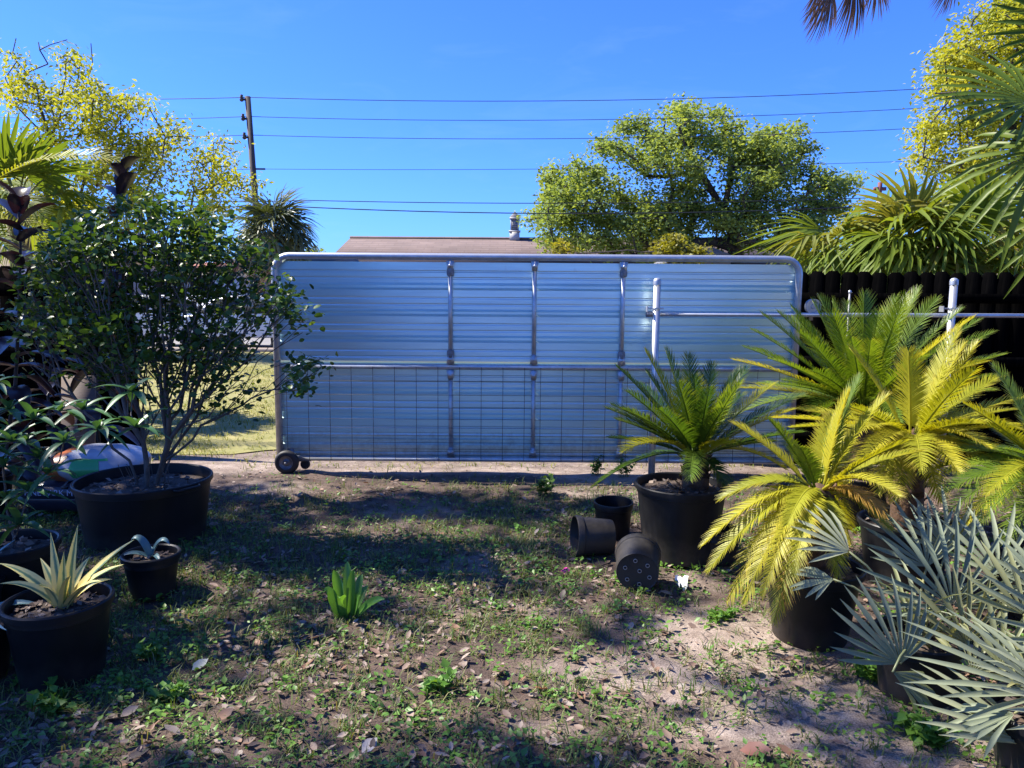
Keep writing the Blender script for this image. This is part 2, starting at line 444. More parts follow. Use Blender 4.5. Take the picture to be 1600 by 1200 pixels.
def add_dirt(m, col, height, amount=1.0):
    """dried mud splashed up from the ground, patchy, fading out at the given height"""
    nt = m.node_tree; p = nt.nodes['Principled BSDF']
    ln = p.inputs['Base Color'].links[0]
    src = ln.from_socket
    tc = nd(nt, 'ShaderNodeTexCoord'); sp = nd(nt, 'ShaderNodeSeparateXYZ')
    nt.links.new(tc.outputs['Object'], sp.inputs[0])
    no = nd(nt, 'ShaderNodeTexNoise'); no.inputs['Scale'].default_value = 14; no.inputs['Detail'].default_value = 8; no.inputs['Roughness'].default_value = 0.7
    nt.links.new(tc.outputs['Object'], no.inputs['Vector'])
    mr = nd(nt, 'ShaderNodeMapRange'); mr.inputs[1].default_value = 0; mr.inputs[2].default_value = height; mr.inputs[3].default_value = 0.75; mr.inputs[4].default_value = 0.0
    nt.links.new(sp.outputs['Z'], mr.inputs[0])
    ad = nd(nt, 'ShaderNodeMath', operation='ADD')
    nt.links.new(mr.outputs[0], ad.inputs[0]); nt.links.new(no.outputs['Fac'], ad.inputs[1])
    m2 = nd(nt, 'ShaderNodeMapRange'); m2.inputs[1].default_value = 0.62; m2.inputs[2].default_value = 1.15; m2.inputs[4].default_value = amount
    nt.links.new(ad.outputs[0], m2.inputs[0])
    mx = nd(nt, 'ShaderNodeMixRGB'); mx.inputs['Color2'].default_value = c4(col)
    nt.links.new(m2.outputs[0], mx.inputs['Fac']); nt.links.new(src, mx.inputs['Color1'])
    nt.links.new(mx.outputs[0], p.inputs['Base Color'])


add_dirt(M['pot'], (0.05, 0.042, 0.036), 0.16, 0.55)
add_dirt(M['potdust'], (0.07, 0.06, 0.05), 0.22, 0.6)
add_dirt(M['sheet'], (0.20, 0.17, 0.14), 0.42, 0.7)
M['ground'] = ground_mat()
M['lawn'] = mat('lawn_turf', (0.17, 0.17, 0.04), 0.9, 0, (0.29, 0.25, 0.09), 2.5, 0.5, 60)


# ------------------------------------------------------------------ mesh builder
class MB:
    def __init__(self):
        self.V = []; self.F = []; self.n = 0; self.att = []

    def add(self, v, f, att=None):
        v = np.asarray(v, float).reshape(-1, 3)
        self.V.append(v)
        if isinstance(f, np.ndarray):
            self.F.append(f + self.n)
        else:
            self.F.append([tuple(i + self.n for i in q) for q in f])
        self.att.append(np.zeros(len(v)) if att is None else np.asarray(att, float))
        self.n += len(v)
        return self

    def box(self, c, s, rot=None):
        x, y, z = s[0] / 2, s[1] / 2, s[2] / 2
        v = np.array([(-x, -y, -z), (x, -y, -z), (x, y, -z), (-x, y, -z), (-x, -y, z), (x, -y, z), (x, y, z), (-x, y, z)])
        if rot is not None:
            v = v @ np.array(rot).T
        v = v + np.array(c)
        return self.add(v, [(0, 3, 2, 1), (4, 5, 6, 7), (0, 1, 5, 4), (1, 2, 6, 5), (2, 3, 7, 6), (3, 0, 4, 7)])

    def tube(self, pts, rad, n=8, cap=True):
        pts = [Vector(p) for p in pts]
        if not hasattr(rad, '__len__'):
            rad = [rad] * len(pts)
        V = []; prev = None
        for i, p in enumerate(pts):
            a = pts[max(0, i - 1)]; b = pts[min(len(pts) - 1, i + 1)]
            t = (b - a).normalized()
            if prev is None:
                u = t.orthogonal().normalized()
            else:
                u = (prev - t * prev.dot(t))
                u = u.normalized() if u.length > 1e-6 else t.orthogonal().normalized()
            prev = u
            w = t.cross(u)
            for k in range(n):
                an = 2 * math.pi * k / n
                V.append(p + (u * math.cos(an) + w * math.sin(an)) * rad[i])
        F = []
        for i in range(len(pts) - 1):
            for k in range(n):
                F.append((i * n + k, i * n + (k + 1) % n, (i + 1) * n + (k + 1) % n, (i + 1) * n + k))
        if cap:
            F.append(tuple(range(n - 1, -1, -1)))
            F.append(tuple((len(pts) - 1) * n + k for k in range(n)))
        return self.add([tuple(v) for v in V], F)

    def lathe(self, prof, n=32, c=(0, 0, 0), rot=None, closed=False, squash=1.0):
        V = []
        for r, z in prof:
            for k in range(n):
                a = 2 * math.pi * k / n
                V.append((r * math.cos(a), r * math.sin(a) * squash, z))
        V = np.array(V)
        if rot is not None:
            V = V @ np.array(rot).T
        V = V + np.array(c)
        F = []
        m = len(prof)
        for i in range(m - 1 if not closed else m):
            j = (i + 1) % m
            for k in range(n):
                F.append((i * n + k, i * n + (k + 1) % n, j * n + (k + 1) % n, j * n + k))
        return self.add(V, F)

    def prism(self, poly, y0, y1):
        """polygon in x,z extruded along y"""
        n = len(poly)
        V = [(x, y0, z) for x, z in poly] + [(x, y1, z) for x, z in poly]
        F = [tuple(range(n)), tuple(range(2 * n - 1, n - 1, -1))]
        for k in range(n):
            F.append((k, k + n, (k + 1) % n + n, (k + 1) % n))
        return self.add(V, F)

    def mesh(self, name, m, off=None, smooth=False, att=None):
        V = np.concatenate(self.V) if self.V else np.zeros((0, 3))
        if off is not None:
            V = V - np.array(off)
        me = bpy.data.meshes.new(name)
        counts = []; idx = []
        for f in self.F:
            if isinstance(f, np.ndarray):
                counts.append(np.full(len(f), f.shape[1], np.int32)); idx.append(f.reshape(-1).astype(np.int32))
            else:
                counts.append(np.array([len(q) for q in f], np.int32))
                idx.append(np.array([i for q in f for i in q], np.int32))
        counts = np.concatenate(counts); idx = np.concatenate(idx)
        me.vertices.add(len(V)); me.vertices.foreach_set('co', V.astype(np.float32).reshape(-1))
        me.loops.add(len(idx)); me.loops.foreach_set('vertex_index', idx)
        me.polygons.add(len(counts))
        st = np.concatenate([[0], np.cumsum(counts)[:-1]]).astype(np.int32)
        me.polygons.foreach_set('loop_start', st)
        me.polygons.foreach_set('loop_total', counts)
        me.update(calc_edges=True)
        me.validate()
        if smooth:
            me.polygons.foreach_set('use_smooth', np.ones(len(me.polygons), bool))
            if smooth != 'all':
                me.set_sharp_from_angle(angle=R(smooth if smooth is not True else 40))
        if att:
            a = me.attributes.new(att, 'FLOAT', 'POINT')
            a.data.foreach_set('value', np.concatenate(self.att).astype(np.float32))
        me.materials.append(m)
        return me


def wloc(o):
    v = Vector((0, 0, 0))
    while o is not None:
        v += o.location
        o = o.parent
    return v


def obj(name, me, parent=None, loc=None):
    o = bpy.data.objects.new(name, me)
    COL.objects.link(o)
    if parent is not None:
        o.parent = parent
    if loc is not None:
        o.location = loc
    return o


def build(name, mb, m, parent=None, smooth=False, att=None):
    """mesh whose vertices were given in world space, linked under a thing that is not rotated"""
    off = wloc(parent) if parent is not None else None
    return obj(name, mb.mesh(name, m, off, smooth, att), parent)


def tag(o, label=None, cat=None, group=None, kind=None):
    if label: o['label'] = label
    if cat: o['category'] = cat
    if group: o['group'] = group
    if kind: o['kind'] = kind
    return o


def thing(name, label, cat, loc=(0, 0, 0), group=None):
    return tag(obj(name, None, None, Vector(loc)), label, cat, group)


# ------------------------------------------------------------------ vectorised instancing into one mesh
def inst(mb, tv, tf, pos, yaw, scale, tilt=None, tiltdir=None, att=None, flat=None):
    tv = np.asarray(tv, float); tf = np.asarray(tf, int)
    n = len(pos); k = len(tv)
    v = tv[None] * np.asarray(scale)[:, None, None]
    if tilt is not None:            # tilt about local x before yaw
        c, s = np.cos(tilt)[:, None], np.sin(tilt)[:, None]
        y = v[..., 1] * c - v[..., 2] * s; z = v[..., 1] * s + v[..., 2] * c
        v = np.stack([v[..., 0], y, z], -1)
    if tiltdir is not None:         # roll about local y
        c, s = np.cos(tiltdir)[:, None], np.sin(tiltdir)[:, None]
        x = v[..., 0] * c + v[..., 2] * s; z = -v[..., 0] * s + v[..., 2] * c
        v = np.stack([x, v[..., 1], z], -1)
    c, s = np.cos(yaw)[:, None], np.sin(yaw)[:, None]
    x = v[..., 0] * c - v[..., 1] * s; y = v[..., 0] * s + v[..., 1] * c
    v = np.stack([x, y, v[..., 2]], -1) + np.asarray(pos)[:, None, :]
    f = (tf[None] + (np.arange(n) * k)[:, None, None]).reshape(-1, tf.shape[1])
    mb.add(v.reshape(-1, 3), f)


LEAF_V = np.array([(0, 0, 0), (-0.42, 0.4, 0.10), (0, 0.45, 0.0), (0.42, 0.4, 0.10), (0, 1.0, -0.08)])
LEAF_F = np.array([(0, 2, 1), (0, 3, 2), (1, 2, 4), (2, 3, 4)])
LEAFN_V = LEAF_V * np.array([0.55, 1, 0.7])
KITE_V = np.array([(0, 0, 0), (-0.3, 0.5, 0.06), (0, 1, 0), (0.3, 0.5, 0.06)])
KITE_F = np.array([(0, 3, 2, 1)])


# ------------------------------------------------------------------ branching plants
def grow(nodes, parent, targets, pen=0.25, seg=0.5, wob=0.12, sag=0.0, order=None):
    """nodes: list of Vector-like start skeleton; parent: indices. attaches each target to the nearest branch"""
    P = [np.array(p, float) for p in nodes]; par = list(parent)
    plen = [0.0] * len(P)
    for i in range(1, len(P)):
        plen[i] = plen[par[i]] + np.linalg.norm(P[i] - P[par[i]])
    base = P[0]
    T = sorted(targets, key=lambda t: np.linalg.norm(np.array(t) - base))
    tips = []
    arr = np.zeros((len(P) + len(T) * 40, 3)); arr[:len(P)] = P
    pl = np.zeros(len(arr)); pl[:len(P)] = plen
    n = len(P)
    for t in T:
        t = np.array(t, float)
        d = np.linalg.norm(arr[:n] - t, axis=1)
        up = np.maximum(0, arr[:n, 2] - t[2])
        j = int(np.argmin(d + pen * pl[:n] + 0.5 * up))
        L_ = d[j]
        k = max(1, min(30, int(L_ / seg)))
        a = arr[j]; pj = j
        for q in range(1, k + 1):
            f = q / k
            p = a + (t - a) * f
            if q < k:
                p = p + rng.normal(0, wob * seg, 3)
                p[2] += -sag * math.sin(f * math.pi) * L_
            if n >= len(arr):
                arr = np.vstack([arr, np.zeros((5000, 3))]); pl = np.concatenate([pl, np.zeros(5000)])
            arr[n] = p; par.append(pj); pl[n] = pl[pj] + np.linalg.norm(p - arr[pj])
            pj = n; n += 1
        tips.append(pj)
    return arr[:n].copy(), np.array(par), tips


def radii(P, par, r0, ex=2.2, rmax=None):
    n = len(P)
    acc = np.zeros(n)
    has = np.zeros(n, bool)
    r = np.zeros(n)
    for i in range(n - 1, 0, -1):
        if not has[i]:
            acc[i] = r0 ** ex
        r[i] = acc[i] ** (1 / ex)
        acc[par[i]] += acc[i] * 1.02; has[par[i]] = True
    r[0] = acc[0] ** (1 / ex)
    if rmax:
        r = np.minimum(r, rmax)
    return r


def branches(mb, P, par, r, n=5, skip_root=0):
    i = np.arange(1 + skip_root, len(P)); j = par[i]
    ok = np.linalg.norm(P[i] - P[j], axis=1) > 1e-6
    i = i[ok]; j = j[ok]
    a, b = P[j], P[i]
    t = b - a
    t /= np.linalg.norm(t, axis=1)[:, None]
    ref = np.where(np.abs(t[:, 2:3]) < 0.8, np.array([[0, 0, 1.0]]), np.array([[1.0, 0, 0]]))
    u = np.cross(t, ref); u /= np.linalg.norm(u, axis=1)[:, None]
    w = np.cross(t, u)
    an = np.arange(n) * 2 * math.pi / n
    ring = u[:, None, :] * np.cos(an)[None, :, None] + w[:, None, :] * np.sin(an)[None, :, None]
    ra = np.minimum(r[j], r[i] * 1.35)
    va = a[:, None, :] + ring * ra[:, None, None]
    vb = b[:, None, :] + ring * r[i][:, None, None]
    V = np.concatenate([va, vb], 1).reshape(-1, 3)
    k = np.arange(n); k2 = (k + 1) % n
    q = np.stack([k, k2, k2 + n, k + n], 1)
    F = (q[None] + (np.arange(len(i)) * 2 * n)[:, None, None]).reshape(-1, 4)
    mb.add(V, F)


def leaf_cloud(mb, centers, per, spread, size, tv=KITE_V, tf=KITE_F, droop=0.0, szvar=0.35):
    c = np.repeat(np.asarray(centers), per, axis=0)
    n = len(c)
    p = c + np.clip(rng.normal(0, 1, (n, 3)), -1.9, 1.9) * np.asarray(spread)
    inst(mb, tv, tf, p, rng.uniform(0, 2 * math.pi, n), size * (1 + rng.uniform(-szvar, szvar, n)),
         rng.normal(-droop, 0.6, n), rng.normal(0, 0.6, n))


def tree(name, label, cat, base, fork, targets, bark, leafm, leaf, per, spread, r0=0.02, seg=0.6, pen=0.2, wob=0.15,
         group=None, rmax=None, tv=KITE_V, tf=KITE_F, droop=0.2, bare=()):
    t = thing(name, label, cat, base, group)
    base = np.array(base, float)
    nodes = [base]; par = [0]
    pts = [np.array(f, float) for f in fork]
    prev = base
    for p in pts:
        k = max(1, int(np.linalg.norm(p - prev) / seg))
        for q in range(1, k + 1):
            nodes.append(prev + (p - prev) * q / k); par.append(len(nodes) - 2)
        prev = p
    allt = list(targets) + list(bare)
    P, pr, tips = grow(nodes, par, allt, pen, seg, wob)
    r = radii(P, pr, r0, 2.3, rmax)
    tb = MB(); branches(tb, P, pr, r, 6)
    build('trunk', tb, bark, t, smooth='all')
    lb = MB()
    leaf_cloud(lb, targets, per, spread, leaf, tv, tf, droop)
    # some foliage along the outer twigs as well
    tipset = np.array([p for i, p in enumerate(P) if r[i] < r0 * 1.6])
    if len(tipset) and not len(bare):
        sel = tipset[rng.integers(0, len(tipset), max(1, len(targets) // 2))]
        leaf_cloud(lb, sel, per // 2, np.asarray(spread) * 0.7, leaf, tv, tf, droop)
    c = build('crown', lb, leafm, t)
    c['kind'] = 'stuff'
    return t


# ------------------------------------------------------------------ leaves that are parts
def frond_mesh(name, p0, p1, p2, n, Lmax, w, m, vee=0.35, off=None, twist=0.0, thin=1.0, curl=0.0):
    """feather frond on a quadratic Bezier; leaflets are real faces"""
    p0, p1, p2 = Vector(p0), Vector(p1), Vector(p2)
    mb = MB()
    up = Vector((0, 0, 1))
    hd = (p2 - p0); hd.z = 0
    hd = hd.normalized() if hd.length > 1e-4 else Vector((0, -1, 0))

    def B(t): return p0 * (1 - t) ** 2 + p1 * 2 * t * (1 - t) + p2 * t * t

    def T(t): return ((p1 - p0) * 2 * (1 - t) + (p2 - p1) * 2 * t).normalized()
    pts = [B(i / 12) for i in range(13)]
    mb.tube(pts, [0.006 * (1 - 0.75 * i / 12) * thin for i in range(13)], 4)
    V = []; F = []; A = []
    for i in range(n):
        t = 0.13 + 0.87 * (i + 0.5) / n
        c = B(t); tg = T(t)
        ref = up * 0.8 - hd * 0.6
        nn = (ref - tg * ref.dot(tg)).normalized()
        sd_ = tg.cross(nn)
        if twist:
            q = Quaternion(tg, twist * t); nn = q @ nn; sd_ = q @ sd_
        prof = min(1, (t - 0.06) / 0.22) * min(1, (1.03 - t) / 0.2) ** 0.6
        for s in (-1, 1):
            a = R(34 + 36 * t * t + random.uniform(-5, 5))
            v = vee + random.uniform(-0.08, 0.08)
            d = (sd_ * s * math.cos(a) + tg * math.sin(a) + nn * v).normalized()
            l = Lmax * prof * random.uniform(0.88, 1.08)
            mid = c + d * l * 0.45
            tip = c + d * l + nn * (-0.12 - curl) * l + up * (-0.06 * l)
            wv = tg * (w / 2)
            k = len(V)
            dry = random.random() < .05
            if dry: tip = mid.lerp(tip, .5)
            V += [c - wv * 0.6, mid - wv, tip, mid + wv, c + wv * 0.6]
            A += [.35 * t, .35 * t + .2, .35 * t + .65 + .3 * dry, .35 * t + .2, .35 * t]
            F.append((k, k + 1, k + 2, k + 3, k + 4))
    mb.add([tuple(x) for x in V], F, A)
    return mb.mesh(name, m, off, False, 'along')


def fan_mesh(name, n, spread, L_, w, m, fold=0.5, droop=0.15, stiff=0.35, split=0.62, seed=0, thin_tip=1.0):
    """palmate leaf: hub at origin, axis +Y, face +Z; every segment a folded blade"""
    rr = random.Random(seed)
    mb = MB()
    V = []; F = []
    sp = R(spread)
    for i in range(n):
        f = (i + 0.5) / n - 0.5
        a = f * sp + rr.uniform(-0.02, 0.02)
        l = L_ * (1 - 0.35 * abs(2 * f) ** 2.2) * rr.uniform(0.9, 1.05)
        d = Vector((math.sin(a), math.cos(a), 0))
        s = Vector((math.cos(a), -math.sin(a), 0))
        dr = droop * rr.uniform(0.4, 1.6)
        cup = stiff * abs(2 * f) * 0.4
        ts = (0.03, 0.3, 0.62, 0.85, 1.0)
        ws = (0.12, 0.75, 1.0, 0.62, 0.05)
        k = len(V)
        bend = rr.uniform(-0.06, 0.06)
        for t, q in zip(ts, ws):
            c = d * (l * t) + s * (bend * l * t * t) + Vector((0, 0, l * (cup * t - dr * t ** 2.6)))
            hw = min(w / 2 * q, (l * t * sp / n) * (0.62 if t < .2 else split) + 0.0015)
            fd = fold * hw
            V += [c - s * hw + Vector((0, 0, fd)), c, c + s * hw + Vector((0, 0, fd))]
        for r_ in range(len(ts) - 1):
            b = k + r_ * 3
            F += [(b, b + 1, b + 4, b + 3), (b + 1, b + 2, b + 5, b + 4)]
    mb.add([tuple(x) for x in V], F)
    return mb.mesh(name, m)


def frame(axis, normal):
    y = Vector(axis).normalized()
    n = Vector(normal)
    z = (n - y * n.dot(y)).normalized()
    x = y.cross(z)
    return Matrix((x, y, z)).transposed()


def blade_mesh(name, p0, p1, p2, w, m, n=8, fold=0.25, off=None, wprof=None, up=(0, 0, 1), thick=0.0, wave=0.0):
    """strap or lance leaf on a Bezier, V-folded, with an edge attribute"""
    p0, p1, p2, up = Vector(p0), Vector(p1), Vector(p2), Vector(up)
    mb = MB(); V = []; A = []
    for i in range(n + 1):
        t = i / n
        c = p0 * (1 - t) ** 2 + p1 * 2 * t * (1 - t) + p2 * t * t
        tg = ((p1 - p0) * 2 * (1 - t) + (p2 - p1) * 2 * t).normalized()
        s = tg.cross(up)
        s = s.normalized() if s.length > 1e-4 else Vector((1, 0, 0))
        nn = s.cross(tg)
        q = wprof(t) if wprof else math.sin(math.pi * min(1, 0.12 + 0.88 * t)) ** 0.8
        hw = max(0.0006, w / 2 * q)
        wv = wave * math.sin(t * 19 + w * 900) * hw
        for e, a in ((-1, 1), (-0.5, 0.55), (0, 0), (0.5, 0.55), (1, 1)):
            V.append(c + s * (hw * e) + nn * (fold * hw * abs(e) ** 1.5 + wv * e)); A.append(a)
    F = [(i * 5 + k, i * 5 + k + 1, (i + 1) * 5 + k + 1, (i + 1) * 5 + k) for i in range(n) for k in range(4)]
    if thick:
        nv = len(V)
        V2 = []
        for i in range(n + 1):
            t = i / n
            for k in range(5):
                v = V[i * 5 + k]
                cc = V[i * 5 + 2]
                V2.append(v + Vector((0, 0, -1)) * thick * (1 - abs(k - 2) / 2) * (1 - 0.9 * t) - (v - cc) * 0.02)
        V += V2; A += A
        F += [(nv + a, nv + d, nv + c_, nv + b) for a, b, c_, d in list(F)]
    mb.add([tuple(x) for x in V], F, A)
    return mb.mesh(name, m, off, 'all', 'edge')


# ------------------------------------------------------------------ pots
def pot_profile(rt, rb, h, lip=0.012, t=0.006, lipn=0.03, soil=0.06):
    return [(0.001, 0.0), (rb * 0.96, 0.0), (rb, 0.008), (rb + (rt - rb) * 0.86, h - lipn * 1.9), (rb + (rt - rb) * 0.87 + lip * 0.35, h - lipn * 1.8),
            (rt - lip * 0.2, h - lipn), (rt + lip, h - lipn), (rt + lip, h - 0.006), (rt + lip - 0.005, h),
            (rt + 0.001, h), (rt - t, h - 0.006), (rt - t - (rt - rb) * soil / h, h - soil)]


def make_pot(parent, c, rt, rb, h, m, soil=0.06, chips=60, chipm=None, squash=1.0, mound=0.02):
    mb = MB()
    mb.lathe(pot_profile(rt, rb, h, soil=soil), 40, c, squash=squash)
    p = build('pot', mb, m, parent, smooth=35)
    rs = rt - 0.006 - (rt - rb) * soil / h
    sb = MB()
    V = [(c[0], c[1], c[2] + h - soil + mound)]; F = []
    nr, na = 5, 26
    for i in range(1, nr + 1):
        for k in range(na):
            a = 2 * math.pi * k / na
            r_ = rs * i / nr
            z = h - soil + mound * (1 - (i / nr) ** 2) + (random.uniform(-0.008, 0.008) if i < nr else 0)
            V.append((c[0] + r_ * math.cos(a), c[1] + r_ * math.sin(a) * squash, c[2] + z))
    for k in range(na):
        F.append((0, 1 + k, 1 + (k + 1) % na))
    for i in range(nr - 1):
        for k in range(na):
            a0 = 1 + i * na + k; a1 = 1 + i * na + (k + 1) % na
            F.append((a0, a0 + na, a1 + na, a1))
    sb.add(V, F)
    s = build('soil', sb, M['soil'], parent, smooth='all')
    if chips:
        cb = MB()
        n = chips
        rr = rs * 0.93 * np.sqrt(rng.uniform(0, 1, n)); a = rng.uniform(0, 6.28, n)
        pos = np.stack([c[0] + rr * np.cos(a), c[1] + rr * np.sin(a) * squash, c[2] + h - soil + mound * (1 - (rr / rs) ** 2) + 0.004 + rng.uniform(0, .008, n)], 1)
        inst(cb, KITE_V * np.array([1.4, 1, 1]) - np.array([0, .5, 0]), KITE_F, pos, rng.uniform(0, 6.28, n), rng.uniform(0.015, 0.05, n), rng.normal(0, .35, n), rng.normal(0, .35, n))
        ch = build('mulch', cb, chipm or M['chip'], s)
        ch['kind'] = 'stuff'
    return p


# ================================================================== SETTING
SAND = [(1150, 1000, .55, .35, 1), (1060, 1060, .5, .3, .9), (1250, 1090, .5, .3, 1), (950, 1050, .4, .25, .7), (1380, 1170, .5, .25, .8),
        (380, 728, .7, .35, 1), (600, 735, .9, .22, .8), (800, 735, .9, .25, .8), (960, 745, .7, .4, .9), (420, 765, .5, .4, .6), (650, 800, .5, .5, .5),
        (740, 885, .3, .25, .55), (690, 960, .35, .2, .45), (900, 770, .5, .25, .6), (1080, 905, .3, .3, .5), (850, 1140, .25, .15, .5), (300, 1000, .25, .15, -.1),
        (1300, 1010, .35, .2, .8), (1180, 1130, .5, .2, .8), (830, 950, .4, .2, .5), (1010, 780, .3, .3, .7)]


def sandmask(x, y):
    s = np.zeros_like(np.asarray(x, float))
    for px, py, rx, ry, a in SAND:
        g = G(px, py)
        s = np.maximum(s, a * np.exp(-(((x - g.x) / rx) ** 2 + ((y - g.y) / ry) ** 2)))
    far = np.clip((y - 6.4) / 0.4, 0, 1) * 0.55
    return np.maximum(s, far)


def make_ground():
    xs = np.concatenate([[-600, -200, -80, -40, -20, -12, -8], np.arange(-5.6, 5.61, 0.06), [8, 12, 20, 40, 80, 200, 600]])
    ys = np.concatenate([[-300, -80, -30, -12, -5, -2], np.arange(0, 7.6, 0.05), [8, 9, 10, 12, 15, 20, 30, 50, 90, 200, 500, 900]])
    X, Y = np.meshgrid(xs, ys)
    Z = gz(X, Y)
    V = np.stack([X, Y, Z], -1).reshape(-1, 3)
    nx, ny = len(xs), len(ys)
    i, j = np.meshgrid(np.arange(nx - 1), np.arange(ny - 1))
    a = (j * nx + i).reshape(-1)
    F = np.stack([a, a + 1, a + 1 + nx, a + nx], 1)
    mb = MB(); mb.add(V, F, sandmask(V[:, 0], V[:, 1]))
    o = build('ground', mb, M['ground'], None, 'all', 'sand')
    tag(o, kind='structure')


make_ground()

# lawn beyond the gate, wavy near edge
lb = MB()
xs = np.linspace(-60, 60, 481)
e0 = 7.35 + 0.35 * (fbm(xs * 0.9, xs * 0 + 3, 5) - 0.5) * 2
V = np.concatenate([np.stack([xs, e0, np.full_like(xs, 0.012)], 1), np.stack([xs, np.full_like(xs, 20.0), np.full_like(xs, 0.012)], 1)])
k = np.arange(480)
lb.add(V, np.stack([k, k + 1, k + 482, k + 481], 1))
tag(build('lawn', lb, M['lawn']), kind='structure')
rb = MB(); rb.box((0, 23, 0.0), (240, 6, 0.036))
tag(build('road', rb, M['asphalt']), kind='structure')
kb = MB()
kb.box((0, 19.92, 0.05), (240, 0.15, 0.12)); kb.box((0, 26.08, 0.05), (240, 0.15, 0.12))
tag(build('kerb', kb, M['wall_tan']), kind='structure')
vb = MB(); vb.box((0, 46.2, 0.0), (300, 40, 0.03))
tag(build('far_lawn', vb, M['lawn']), kind='structure')

# ------------------------------------------------------------------ sliding gate
GY = 6.6
gl, gr = AT(433, 560, GY).x, AT(1242, 560, GY).x
gt, gb_, gm = AT(800, 402, GY).z, AT(800, 718, GY).z, AT(800, 574, GY).z
gate = thing('sliding_gate', 'wide galvanised sliding gate clad in ribbed metal sheets, standing on a black wheel', 'gate', ((gl + gr) / 2, GY, 0))
PR = 0.03
rc = 0.13
pts = [(gl, GY, gb_)]
pts += [(gl, GY, gt - rc)]
for q in range(1, 7):
    a = math.pi - q * math.pi / 12
    pts.append((gl + rc + rc * math.cos(a), GY, gt - rc + rc * math.sin(a)))
pts += [(gl + (gr - gl) * f, GY, gt) for f in (0.25, 0.5, 0.75)]
for q in range(0, 7):
    a = math.pi / 2 - q * math.pi / 12
    pts.append((gr - rc + rc * math.cos(a), GY, gt - rc + rc * math.sin(a)))
pts += [(gr, GY, gb_)]
mb = MB(); mb.tube(pts, PR, 12)
build('frame_pipe', mb, M['galv'], gate, 'all')
mb = MB(); mb.tube([(gl + PR, GY, gb_), (gr - PR, GY, gb_)], 0.024, 10); build('bottom_rail', mb, M['galv'], gate, 'all')
mb = MB(); mb.tube([(gl + PR, GY, gm), (gr - PR, GY, gm)], 0.024, 10); build('middle_rail', mb, M['galv'], gate, 'all')
stx = [AT(704, 560, GY).x, AT(834, 560, GY).x, AT(971, 560, GY).x]
for x in stx:
    for z0, z1 in ((gm + 0.024, gt - PR), (gb_ + 0.024, gm - 0.024)):
        mb = MB(); mb.tube([(x, GY, z0), (x, GY, z1)], 0.019, 8)
        st = build('stile', mb, M['galv'], gate, 'all')
        # flattened, bolted ends
        for zz, sgn in ((z1, -1), (z0, 1)):
            bb = MB()
            w0, w1 = 0.034, 0.021
            zt = zz + sgn * 0.005; zb = zz + sgn * 0.085
            V = [(x - w0, GY - 0.024, zt), (x + w0, GY - 0.024, zt), (x + w1, GY - 0.024, zb), (x - w1, GY - 0.024, zb),
                 (x - w0, GY + 0.004, zt), (x + w0, GY + 0.004, zt), (x + w1, GY + 0.02, zb), (x - w1, GY + 0.02, zb)]
            bb.add(V, [(0, 1, 2, 3), (7, 6, 5, 4), (0, 4, 5, 1), (1, 5, 6, 2), (2, 6, 7, 3), (3, 7, 4, 0)])
            bb.lathe([(0.001, 0.03), (0.012, 0.03), (0.014, 0.0)], 8, (x, GY - 0.02, zz + sgn * 0.045), np.array(Matrix.Rotation(R(90), 3, 'X')))
            build('clamp', bb, M['galv'] if z0 < gm else M['galv'], st)
        if z0 > gm - 0.1 and x != stx[1]:
            for zz in (z1 - 0.1, z0 + 0.09):
                bb = MB(); bb.lathe([(0.019, -0.035), (0.03, -0.03), (0.033, 0), (0.03, 0.03), (0.019, 0.035)], 10, (x, GY, zz))
                bb.box((x, GY - 0.035, zz), (0.016, 0.02, 0.03))
                build('coupling', bb, M['galv_old'], st, 40)
# ribbed sheets: profile across z, run along x
def sheet(x0, x1, z0, z1, y):
    zs = []; ds = []
    per = 0.2286
    pat = [(0.0, 0), (0.020, 0.0), (0.042, 0.026), (0.062, 0.026), (0.084, 0.0), (0.112, 0.0), (0.119, 0.005), (0.127, 0.005), (0.134, 0.0),
           (0.170, 0.0), (0.177, 0.005), (0.185, 0.005), (0.192, 0.0)]
    k = math.floor(z0 / per) - 1
    pts = []
    while k * per < z1:
        for a, d in pat:
            z = k * per + a
            if z0 < z < z1:
                pts.append((z, d))
        k += 1
    pts = [(z0, pts[0][1])] + pts + [(z1, pts[-1][1])]
    mb = MB()
    nx = 28
    xs = np.linspace(x0, x1, nx + 1)
    zz = np.array([p[0] for p in pts]); dd = np.array([p[1] for p in pts])
    X, Z = np.meshgrid(xs, zz)
    D = np.repeat(dd[:, None], nx + 1, 1)
    warp = (fbm(X * 1.3 + 9, Z * 2.2, 21, 3) - 0.5) * 0.005
    V = np.stack([X, y + D + warp, Z], -1).reshape(-1, 3)
    Vb = V + np.array([0, 0.0012, 0])
    n2 = len(V); m_ = nx + 1
    i, j = np.meshgrid(np.arange(nx), np.arange(len(zz) - 1))
    a = (j * m_ + i).reshape(-1)
    F = np.stack([a, a + 1, a + 1 + m_, a + m_], 1)
    mb.add(V, F); mb.add(Vb, F[:, ::-1])
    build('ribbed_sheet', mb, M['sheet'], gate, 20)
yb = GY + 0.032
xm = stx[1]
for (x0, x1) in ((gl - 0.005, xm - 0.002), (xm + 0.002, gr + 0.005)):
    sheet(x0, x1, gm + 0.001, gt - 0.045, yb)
    sheet(x0, x1, gb_ - 0.012, gm - 0.001, yb)
